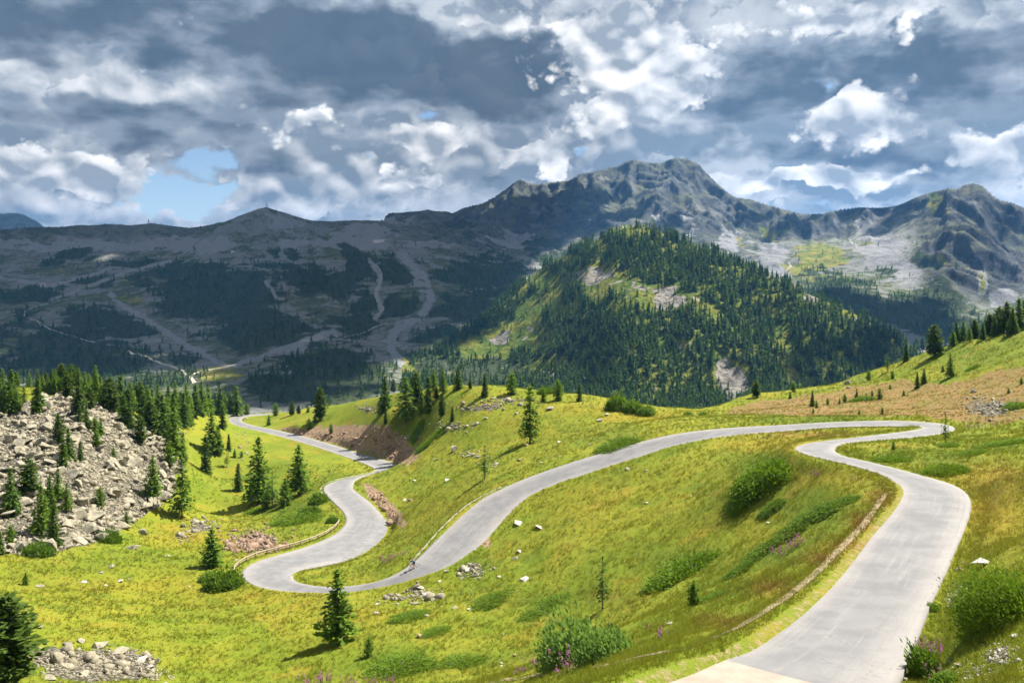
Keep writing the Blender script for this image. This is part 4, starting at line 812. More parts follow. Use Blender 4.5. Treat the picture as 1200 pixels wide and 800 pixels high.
T = [ # u, top, foot, kind, label, group
 # ---- boulder field
 (68, 485, 521, 'P', 'dark stone pine at the top of the clump in the middle of the boulder field', None),
 (80, 501, 540, 'S', 'taller right hand conifer of the dark clump in the middle of the boulder field', None),
 (74, 512, 547, 'S', 'bright green front conifer of the dark clump in the middle of the boulder field', None),
 (94, 516, 540, 'N', 'small dark cone shaped conifer alone beside the clump in the boulder field', None),
 (111, 488, 507, 'Y', 'green young conifer with a twin top in the upper boulder field', None),
 (118, 491, 509, 'Y', 'bushy small conifer just right of the twin topped one in the upper boulder field', None),
 (113, 503, 524, 'Y', 'lowest of the three small green conifers in the upper boulder field', None),
 (133, 523, 538, 'Y', 'tiny conifer shrub alone between stones in the middle of the boulder field', None),
 (164, 486, 520, 'P', 'bushy dark conifer at the upper right rim of the boulder field', None),
 (12, 548, 603, 'S', 'tall green conifer at the left edge of the boulder field with ragged sides', None),
 (33, 536, 581, 'P', 'broad dark conifer second from the left in the lower boulder field', None),
 (48, 567, 628, 'L', 'tall light green larch in the front of the lower boulder field group', None),
 (58, 556, 602, 'S', 'mid green conifer behind the tall larch of the lower boulder field group', None),
 (68, 548, 586, 'L', 'slim light conifer at the back of the lower boulder field group', None),
 (78, 565, 599, 'L', 'thin pale larch at the right end of the lower boulder field group', None),
 (63, 589, 641, 'N', 'darkest dense conifer at the lower front of the boulder field', None),
 (12, 614, 637, 'Y', 'short young conifer near a block at the lower left of the boulder field', None),
 (0, 622, 650, 'S', 'conifer cut by the left picture edge at the foot of the boulder field', None),
 (117, 570, 593, 'Y', 'small yellowish conifer alone in the right half of the boulder field', None),
 (148, 599, 615, 'Y', 'very small green conifer near the grass edge of the boulder field', None),
 (179, 533, 585, 'L', 'slim larch with thin branches on the right edge of the boulder field', None),
 (213, 534, 606, 'L', 'large larch with level branches standing where boulders meet the grass', None),
 # ---- band behind the gully
 (203, 474, 537, 'L', 'tall larch at the right end of the dark conifer band above the boulders', None),
 (214, 506, 541, 'N', 'dark narrow conifer in front of the tall larch above the boulders', None),
 (198, 520, 546, 'Y', 'small bright conifer at the foot of the tall larch above the boulders', None),
 (248, 481, 530, 'L', 'dense green larch on the grass left of the far road bend', None),
 (261, 474, 502, 'S', 'conifer standing at the outer edge of the far road bend', None),
 (241, 510, 554, 'N', 'dark tall conifer casting a long shadow on the grass in the gully', None),
 (256, 499, 532, 'S', 'green conifer right beside the dense larch in the gully', None),
 (268, 508, 528, 'N', 'small dark conifer on the slope under the far road bend', None),
 (266, 525, 547, 'Z', 'thin sparse larch under the small dark conifer in the gully', None),
 (275, 526, 536, 'Y', 'tiny dark conifer on the slope under the road, left one of two', None),
 (283, 528, 536, 'Y', 'tiny dark conifer on the slope under the road, right one of two', None),
 (279, 542, 575, 'N', 'lone dark cone shaped conifer on the green slope', None),
 (303, 511, 589, 'L', 'tallest larch on the green slope with a bare trunk foot', None),
 (319, 552, 596, 'Z', 'pale thin young larch between the two big ones on the slope', None),
 (312, 574, 597, 'Y', 'leafy low conifer at the foot of the tallest larch', None),
 (334, 560, 592, 'Y', 'bushy young conifer leaning on the broad larch on the slope', None),
 (350, 521, 579, 'L', 'broad dark green larch right above the long green bank', None),
 (248, 618, 664, 'Y', 'round airy conifer alone left of the guard rail', None),
 # ---- beyond the road at left
 (323, 472, 487, 'Y', 'small round conifer behind the far road bend', None),
 (342, 470, 486, 'P', 'dark bushy conifer of the pair behind the road', None),
 (350, 474, 485, 'P', 'smaller right hand conifer of the pair behind the road', None),
 (361, 474, 483, 'Y', 'tiny bright conifer between the pair and the tall stone pine', None),
 (375, 453, 492, 'P', 'tall stone pine with an irregular crown above the cut bank', None),
 (369, 485, 495, 'Y', 'little conifer at the foot of the tall stone pine', None),
 (362, 490, 503, 'Y', 'little conifer at the brown edge of the cut bank', None),
 (315, 486, 498, 'Y', 'slender small conifer on the inside of the far road bend', None),
 (388, 496, 507, 'Y', 'small green shrub conifer on the brown cut bank', None),
 # ---- knoll
 (451, 440, 482, 'S', 'dark pointed conifer at the left end of the knoll row', None),
 (461, 444, 460, 'P', 'short dark conifer behind the pointed one on the knoll', None),
 (475, 440, 494, 'L', 'widest bright green larch in the knoll group', None),
 (487, 436, 471, 'P', 'dark ragged conifer behind the wide bright larch on the knoll', None),
 (502, 440, 483, 'N', 'slender dark conifer in the middle of the knoll group', None),
 (494, 458, 486, 'S', 'low conifer between the wide larch and the slender one on the knoll', None),
 (508, 432, 456, 'L', 'pale larch standing highest at the back of the knoll group', None),
 (519, 433, 461, 'L', 'light feathery larch at the right back of the knoll group', None),
 (511, 453, 467, 'P', 'small brownish conifer in the gap of the knoll group', None),
 (518, 459, 487, 'N', 'dark egg shaped conifer at the right front of the knoll group', None),
 (530, 475, 493, 'N', 'small dark leaning conifer below the knoll group', None),
 (452, 480, 496, 'N', 'small dark conifer in front of the pointed one on the knoll', None),
 (537, 428, 456, 'S', 'regular bright conifer on the skyline of the knoll', None),
 (551, 444, 456, 'P', 'low dark brown conifer beside the regular one on the knoll skyline', None),
 (568, 437, 464, 'N', 'dark column shaped conifer alone on the knoll crest', None),
 (600, 436, 462, 'Y', 'bushy bright conifer at the back right of the knoll crest', None),
 (568, 521, 561, 'Z', 'thin broken larch with bare trunk on the meadow slope', None),
 (621, 450, 519, 'L', 'big lone larch in the middle of the meadow slope', None),
 (637, 455, 471, 'Y', 'small pale conifer behind the big lone larch', None),
 (654, 444, 469, 'Y', 'bright leaning conifer on the meadow crest right of the lone larch', None),
 (679, 448, 470, 'N', 'dark dome shaped conifer on the meadow crest', None),
 # ---- right hill
 (886, 445, 466, 'P', 'broad dark pine at the left tip of the right hill', None),
 (909, 448, 458, 'Y', 'low conifer on the right hill crest next to the broad pine', None),
 (930, 447, 459, 'Y', 'light green round conifer on the crest of the right hill', None),
 (926, 458, 467, 'Y', 'tiny conifer just below the crest on the right hill', None),
 (952, 457, 476, 'S', 'narrow double topped conifer on the reddish slope', None),
 (957, 469, 478, 'Y', 'tiny conifer touching the double topped one on the reddish slope', None),
 (970, 466, 474, 'Y', 'tiny round conifer on the reddish slope', 'tiny conifers on the reddish slope'),
 (984, 466, 473, 'Y', 'tiny round conifer on the reddish slope', 'tiny conifers on the reddish slope'),
 (1015, 460, 465, 'Y', 'tiny round conifer on the reddish slope', 'tiny conifers on the reddish slope'),
 (1022, 456, 464, 'Y', 'tiny round conifer on the reddish slope', 'tiny conifers on the reddish slope'),
 (953, 478, 484, 'Y', 'tiny round conifer on the reddish slope', 'tiny conifers on the reddish slope'),
 (1007, 479, 485, 'Y', 'tiny round conifer on the reddish slope', 'tiny conifers on the reddish slope'),
 (1043, 450, 456, 'Y', 'tiny round conifer on the reddish slope', 'tiny conifers on the reddish slope'),
 (1059, 456, 464, 'Y', 'tiny round conifer on the reddish slope', 'tiny conifers on the reddish slope'),
 (1182, 454, 461, 'Y', 'tiny round conifer on the reddish slope', 'tiny conifers on the reddish slope'),
 (1105, 427, 436, 'Y', 'tiny round conifer on the reddish slope', 'tiny conifers on the reddish slope'),
 (990, 461, 472, 'Y', 'small dark conifer left of the green patch on the reddish slope', None),
 (1004, 455, 469, 'S', 'narrow conifer at the edge of the green patch on the reddish slope', None),
 (1031, 454, 468, 'Y', 'bushy small conifer on the green patch of the reddish slope', None),
 (1034, 476, 485, 'Y', 'round conifer just above the upper road arm', None),
 (1018, 433, 446, 'Y', 'pale bushy conifer showing over the edge of the right hill', None),
 (1040, 413, 435, 'Z', 'thin dark conifer at the steep edge of the right hill', None),
 (1046, 434, 444, 'Y', 'round green conifer below the steep edge of the right hill', None),
 (1062, 401, 423, 'N', 'dark leaning conifer among stones on the right hill edge', None),
 (1074, 396, 411, 'P', 'wide dark conifer of the pair on the right hill edge', None),
 (1081, 394, 409, 'P', 'taller conifer of the pair on the right hill edge', None),
 (1095, 380, 418, 'P', 'largest dark conifer on the right hill crest', None),
 (1114, 414, 442, 'L', 'bright green larch alone in the open on the right hill', None),
 (1075, 436, 455, 'S', 'left one of the two small conifers side by side on the right hill', None),
 (1083, 431, 449, 'S', 'right one of the two small conifers side by side on the right hill', None),
 (1197, 442, 450, 'Y', 'small conifer by the right picture edge over the stones', None),
 (1108, 484, 519, 'Z', 'gappy young larch standing in the right hairpin bend', None),
 (1047, 517, 527, 'Y', 'tiny conifer on the bank inside the right hairpin', None),
 # ---- near
 (395, 666, 752, 'L', 'large bright conifer in front of the lower road bend', None),
 (432, 746, 769, 'Y', 'small bushy conifer right below the large bright one', None),
 (706, 651, 713, 'Z', 'lopsided sparse conifer above the willow bush', None),
 (813, 679, 710, 'Y', 'short dense conifer on the bank left of the near road', None),
 (30, 670, 685, 'Y', 'tiny dark conifer on the open meadow at far left', None),
]
for (u, vt, vb, k, lab, grp) in T:
    nm = {'L': 'larch_tree', 'S': 'spruce_tree', 'N': 'spruce_tree', 'P': 'pine_tree', 'Y': 'young_conifer', 'Z': 'sparse_larch'}[k]
    wd = {475: 1.35, 350: 1.25, 1095: 1.15, 886: 1.3, 248: 1.15, 395: 1.22, 706: .9, 33: 1.2, 303: 1.05}.get(u, 1.0)
    plant_tree(nm, u, vt, vb, k, lab, grp, width=wd)
# the thick stand along the top of the boulder hill
STAND = [(3, 431, 476, 'L'), (13, 433, 478, 'S'), (20, 438, 474, 'L'), (34, 440, 470, 'L'), (44, 443, 470, 'S'), (57, 441, 470, 'L'), (78, 434, 474, 'P'), (92, 430, 468, 'L'), (104, 437, 470, 'L'), (117, 440, 474, 'S'), (141, 439, 480, 'S'), (153, 448, 482, 'L'), (160, 450, 480, 'P'), (172, 451, 482, 'L'), (185, 450, 482, 'L'), (197, 451, 486, 'S'), (205, 448, 488, 'L'), (218, 448, 484, 'L'), (229, 450, 484, 'S'), (236, 446, 486, 'L'), (244, 452, 487, 'L'), (252, 459, 486, 'S'), (258, 453, 486, 'S'), (263, 458, 486, 'L'), (270, 459, 487, 'L'), (277, 452, 487, 'L'), (289, 472, 486, 'Y'), (237, 475, 488, 'Y'),
         (7, 456, 482, 'S'), (18, 458, 481, 'P'), (28, 452, 478, 'L'), (50, 448, 474, 'L'), (66, 446, 468, 'Y'), (84, 446, 470, 'S'), (91, 452, 488, 'P'), (93, 473, 496, 'S'), (101, 474, 502, 'S'), (105, 454, 479, 'P'), (128, 442, 483, 'P'), (122, 448, 478, 'L'), (135, 456, 484, 'S'), (145, 462, 497, 'S'), (152, 470, 502, 'S'), (150, 455, 488, 'P'), (168, 462, 494, 'P'), (175, 470, 508, 'P'), (183, 465, 506, 'S'), (190, 462, 512, 'S'), (196, 470, 512, 'L'), (178, 456, 488, 'S'), (212, 458, 492, 'S'), (222, 462, 490, 'L'), (230, 462, 489, 'P'), (-8, 440, 480, 'L'), (-4, 470, 490, 'S'), (112, 446, 476, 'S'), (164, 446, 480, 'S'), (203, 460, 500, 'S'), (72, 448, 469, 'L')]
_rs = random.Random(4)
for i in range(34):
    u = _rs.uniform(-12, 250); vb = np.interp(u, [-12, 40, 75, 110, 150, 190, 250], [480, 479, 463, 470, 484, 496, 489]) + _rs.uniform(-5, 6); STAND.append((u, vb - _rs.uniform(22, 42), vb, _rs.choice('LLSSPY')))
for (u, vt, vb, k) in STAND:
    yv = None
    if vb < 477 and u < 150: yv = float(crest_y((u - CU) / F)) - 2 + random.uniform(-6, 14)
    o = plant_tree({'L': 'larch_tree', 'S': 'spruce_tree', 'P': 'pine_tree', 'Y': 'young_conifer'}[k], u, vt, vb, k, 'conifer in the thick stand along the top of the boulder hill', 'conifers in the thick stand above the boulders', y=yv, width=random.uniform(1.0, 1.25))
    if yv is not None:                      # stands just behind the crest: make its tip reach the height seen
        tipz = (CV - vt) / F * o.location.y; s = max(0.45, (tipz - o.location.z) / 9.95); w = min(s, .95); o.scale = (w, w, s)
for (u, vt, k) in [(1117, 388, 'Y'), (1121, 378, 'S'), (1129, 377, 'L'), (1136, 383, 'L'), (1142, 376, 'P'), (1152, 379, 'S'), (1160, 369, 'P'), (1166, 372, 'S'), (1171, 361, 'P'), (1180, 355, 'P'), (1187, 362, 'S'), (1194, 351, 'S'), (1200, 352, 'L'), (1208, 350, 'L')]:
    yv = float(crest_y((u - CU) / F)) + random.uniform(-4, 5)
    P = (u - CU) / F * yv; zz = float(height(P, yv)); vb = CV - zz / yv * F
    plant_tree({'L': 'larch_tree', 'S': 'spruce_tree', 'P': 'pine_tree', 'Y': 'young_conifer'}[k], u, vt, vb + 1.5, k, 'dark conifer in the row along the top right hill crest', 'conifers along the top right crest', y=yv, width=1.1)

# ------------------------------------------------------------------ forests
def nearest(A, x, y):
    t = x / y; i = np.clip(np.round(np.interp(t, tl, np.arange(len(tl)))).astype(int), 0, len(tl) - 1)
    j = np.clip(np.round(np.interp(y, yr, np.arange(len(yr)))).astype(int) - (NN - 1), 0, A.shape[0] - 1)
    return A[j, i]
def small_conifer(seed, nlev, per, R, sz, p=.8):
    """low-detail conifer, 1 m tall: unit quads"""
    rng = np.random.default_rng(seed); C, D, Wd, tone = [], [], [], []
    for k in range(nlev):
        f = k / nlev; L = R * (1 - f) ** p + .02
        for j in range(max(3, int(per * (1 - f * .5)))):
            a = rng.uniform(0, 6.28); r = L * rng.uniform(.35, .8); z = .06 + .9 * f + rng.uniform(-.03, .03)
            o = np.array([math.cos(a), math.sin(a), -.55 + rng.normal(0, .25)]); d = unit(o[None])[0]
            w = unit(np.cross(d, [0, 0, 1.0] + rng.normal(0, .5, 3))[None])[0]; s = sz * (1.15 - f * .7) * rng.uniform(.7, 1.3)
            C.append([math.cos(a) * r, math.sin(a) * r, z]); D.append(d * s); Wd.append(w * s * .62); tone.append(rng.uniform())
    C.append([0, 0, .93]); D.append(np.array([0, 0, .08])); Wd.append(np.array([.025, .015, 0])); tone.append(.5)
    C.append([0, 0, .5]); D.append(np.array([0, 0, .46])); Wd.append(np.array([R * .32, 0, 0])); tone.append(.1)
    C.append([0, 0, .5]); D.append(np.array([0, 0, .46])); Wd.append(np.array([0, R * .32, 0])); tone.append(.1)
    v, f = quads(np.array(C), np.array(D), np.array(Wd)); return v, np.array(tone)
HPROT = [small_conifer(s, 8, 6, r, .105, p) for s, r, p in ((1, .21, .75), (2, .17, .7), (3, .24, .8), (4, .19, .6))]
MPROT = [small_conifer(s, 5, 4, r, .15, .7) for s, r in ((11, .22), (12, .26))]
def forest_mesh(name, pts, hts, prot, tones, rng):
    V, Tn = [], []
    for k, (pv, pt) in enumerate(prot):
        sel = np.nonzero(np.arange(len(pts)) % len(prot) == k)[0]
        if not len(sel): continue
        a = rng.uniform(0, 6.28, len(sel)); c, s = np.cos(a), np.sin(a); w = rng.uniform(.8, 1.25, len(sel))
        x = pv[None, :, 0] * c[:, None] - pv[None, :, 1] * s[:, None]; y = pv[None, :, 0] * s[:, None] + pv[None, :, 1] * c[:, None]
        h = hts[sel][:, None]
        V.append(np.stack([pts[sel, 0][:, None] + x * h * w[:, None], pts[sel, 1][:, None] + y * h * w[:, None], pts[sel, 2][:, None] - .3 + pv[None, :, 2] * h], -1).reshape(-1, 3))
        Tn.append(np.clip(np.repeat(tones[sel][:, None], len(pv), 1) + np.repeat(pt, 4)[None] * .5 - .25, 0, 1).ravel())
    V = np.concatenate(V); Tn = np.concatenate(Tn)
    me = new_mesh(name, V, np.arange(len(V)).reshape(-1, 4), M_FARL); vattr(me, 'tone', np.stack([Tn, Tn, Tn, np.ones_like(Tn)], 1)); return me
rng = np.random.default_rng(5)
NH = 52000
hx = rng.uniform(-260, 700, NH); hy = rng.uniform(470, 1420, NH); ok = (np.abs(hx / hy) < .62) & (hx / hy > -.13)
hx, hy = hx[ok], hy[ok]; hz = height(hx, hy); a4 = nearest(A4, hx, hy); a3 = nearest(A3, hx, hy)
hn = fbm(hx / 60, hy / 60, 3, 401)
dens = 0.60 * (1 - .93 * a4[:, 2]) * (1 - .6 * sstep(.1, .45, hn)) 
uu = CU + F * hx / hy; vv = CV - F * hz / hy
dens = np.where((np.abs(uu - 745) < 60) & (vv < 278), dens * .6, dens)
keepm = ((a4[:, 0] > .5) | (hy < 1000)) & (rng.uniform(size=len(hx)) < dens)
hp = np.column_stack([hx, hy, hz])[keepm]; hh_ = rng.uniform(9.5, 18, len(hp)) * (1 - .35 * nearest(A4, hp[:, 0], hp[:, 1])[:, 2]); htone = np.clip(rng.normal(.22, .22, len(hp)) + fbm(hp[:, 0] / 45, hp[:, 1] / 45, 3, 409) * .9, 0, 1)
# the trees that show largest stand as things of their own
ucol_t = hp[:, 0] / hp[:, 1]
ceil_e = np.full(len(tl), -9.0)
ceil_e = (H[:NN + 25] / YY[:NN + 25]).max(0)
foot = hp[:, 2] / hp[:, 1] - np.interp(ucol_t, tl, ceil_e)
vis = (foot > .002) & (np.abs(ucol_t) < .58)
score = np.where(vis, hh_ / hp[:, 1], 0); order = np.argsort(-score); N_OWN = 300 - len(T) - len(STAND) - 14 - 1
own = order[:N_OWN]; own_m = np.zeros(len(hp), bool); own_m[own] = True
pm = []
for k, (pv, pt) in enumerate(HPROT):
    me = new_mesh('hillside_conifer', pv, np.arange(len(pv)).reshape(-1, 4), M_FARL)
    tn = np.clip(np.repeat(pt, 4) * .5 + .15, 0, 1); vattr(me, 'tone', np.stack([tn, tn, tn, np.ones_like(tn)], 1)); pm.append(me)
for n_, i in enumerate(own):
    o = link('hillside_conifer', pm[n_ % 4], None, (hp[i, 0], hp[i, 1], hp[i, 2] - .3), (0, 0, random.uniform(0, 6.28))); o.scale = (hh_[i] * 1.0,) * 3
    tag(o, 'tall conifer near the foot of the forested hill across the valley', 'tree', 'conifers near the foot of the forested hill')
me = forest_mesh('forest', hp[~own_m], hh_[~own_m], HPROT, htone[~own_m], rng); tag(link('hillside_forest', me), 'dense conifer forest covering the hill across the valley', 'forest', None, 'stuff')
NM = 60000
mx = rng.uniform(-1500, 1100, NM); my = rng.uniform(760, 2350, NM); ok = np.abs(mx / my) < .64; mx, my = mx[ok], my[ok]
a3 = nearest(A3, mx, my); a4 = nearest(A4, mx, my); mz = height(mx, my)
mn = fbm(mx / 90, my / 90, 4, 431)
pr = np.clip(a3[:, 2] * 1.0 + .015 + .22 * sstep(.15, .5, mn) * (my < 1900), 0, 1) * (1 - a3[:, 0] * .9) * (a4[:, 0] < .5) * .40 * np.where((mx / my > -.13) & (my < 1000), 0, 1)
k = rng.uniform(size=len(mx)) < pr
mp = np.column_stack([mx, my, mz])[k]; mh = rng.uniform(7, 14, len(mp)); mt = np.clip(rng.normal(.14, .16, len(mp)), 0, 1)
me = forest_mesh('forest', mp, mh, MPROT, mt, rng); tag(link('mountain_forest', me), 'dark conifer woods on the shaded mountainside behind the valley', 'forest', None, 'stuff')
print('trees', len(T), len(STAND), 'hill', len(hp), 'mtn', len(mp), round(time.time() - T0, 1))
# ------------------------------------------------------------------ stones
def stone_material(name, a, b, dark):
    g = NT(name); p = g.pos(); r = g.objrand(); n1 = g.noise(p, 0.9, 5, 0.6); n2 = g.noise(p, 6.0, 4, 0.65)
    c = g.mix(g.smooth(n1 + (n2 - 0.5) * 0.6, 0.35, 0.68), a, b); c = g.mix(g.smooth(n2, 0.58, 0.75) * 0.6, c, dark)
    c = g.mix(r * 0.3, c, (b[0] * .8, b[1] * .72, b[2] * .6))
    li = g.smooth(g.noise(p, 2.6, 3, 0.6), 0.6, 0.7); c = g.mix(li * 0.5, c, (0.11, 0.125, 0.05))
    return g.out(g.principled(c, 0.92, g.bump(n2 * 0.6 + n1, 0.7, 0.12), 0.15))
M_STONE = stone_material('pale_stone', (0.165, 0.153, 0.116), (0.335, 0.310, 0.236), (0.06, 0.055, 0.045))
M_WHITE = stone_material('white_stone', (0.30, 0.28, 0.24), (0.52, 0.50, 0.45), (0.14, 0.13, 0.11))
M_RUST = stone_material('rusty_stone', (0.17, 0.105, 0.07), (0.30, 0.22, 0.16), (0.06, 0.04, 0.03))
def hull(seed, n=13, fl=(1, .8, .6)):
    rng = np.random.default_rng(seed); p = unit(rng.normal(0, 1, (n, 3))) * rng.uniform(.75, 1.0, (n, 1)) * np.array(fl)
    bm = bmesh.new(); [bm.verts.new(q) for q in p]; r = bmesh.ops.convex_hull(bm, input=bm.verts)
    for v in [v for v in bm.verts if not v.link_faces]: bm.verts.remove(v)
    bmesh.ops.triangulate(bm, faces=bm.faces); bm.verts.index_update()
    v = np.array([q.co[:] for q in bm.verts]); f = np.array([[q.index for q in t.verts] for t in bm.faces]); bm.free(); return v, f
HULLS = [hull(s, n, fl) for s, n, fl in ((1, 12, (1, .8, .6)), (2, 14, (1, .7, .5)), (3, 10, (1, .9, .7)), (4, 16, (1, .6, .45)), (5, 11, (1, .85, .4)), (6, 13, (.9, .9, .75)))]
def boulder_mesh(seed, mat, fl=(1, .8, .62)):
    """angular block: hull, chipped edges, a little broken relief"""
    rng = np.random.default_rng(seed); v, f = hull(seed + 50, 11, fl)
    bm = bmesh.new(); vs_ = [bm.verts.new(q) for q in v]; [bm.faces.new([vs_[i] for i in t]) for t in f]
    bmesh.ops.dissolve_limit(bm, angle_limit=math.radians(16), verts=bm.verts, edges=bm.edges)
    bmesh.ops.bevel(bm, geom=list(bm.edges), offset=.025, segments=1, affect='EDGES', clamp_overlap=True)
    bmesh.ops.triangulate(bm, faces=bm.faces); bmesh.ops.subdivide_edges(bm, edges=bm.edges, cuts=1, use_grid_fill=True)
    co = np.array([q.co[:] for q in bm.verts]); d = fbm(co[:, 0] * 2.4 + seed, co[:, 1] * 2.4 + co[:, 2] * 1.9, 4, seed)
    for q, k in zip(bm.verts, d): q.co *= 1 + .09 * k
    me = bpy.data.meshes.new('boulder'); bm.to_mesh(me); bm.free(); me.materials.append(mat); return me
BM = [boulder_mesh(s, M_STONE, fl) for s, fl in ((1, (1, .8, .6)), (2, (1, .7, .5)), (3, (1, .9, .75)), (4, (1, .62, .5)), (5, (1, .85, .42)), (6, (.9, .9, .8)))]
BMW = [boulder_mesh(s, M_WHITE, fl) for s, fl in ((11, (1, .7, .45)), (12, (1, .8, .6)), (13, (1, .6, .4)))]
BMR = [boulder_mesh(s, M_RUST, fl) for s, fl in ((21, (1, .7, .5)), (22, (1, .85, .6)))]
n_rock = 0
def rock(u, v, wpx, label, group=None, mesh=None, flat=1.0, name='boulder', P=None):
    global n_rock; n_rock += 1
    P = hit(u, v) if P is None else Vector(P)
    r = wpx * 0.5 / F * P.y
    me = mesh if mesh is not None else BM[n_rock % len(BM)]
    o = link(name, me, None, (P.x, P.y, P.z + r * .18 * flat), (random.uniform(-.2, .2), random.uniform(-.2, .2), random.uniform(0, 6.28)), (r, r, r * flat)); tag(o, label, 'rock', group); return o
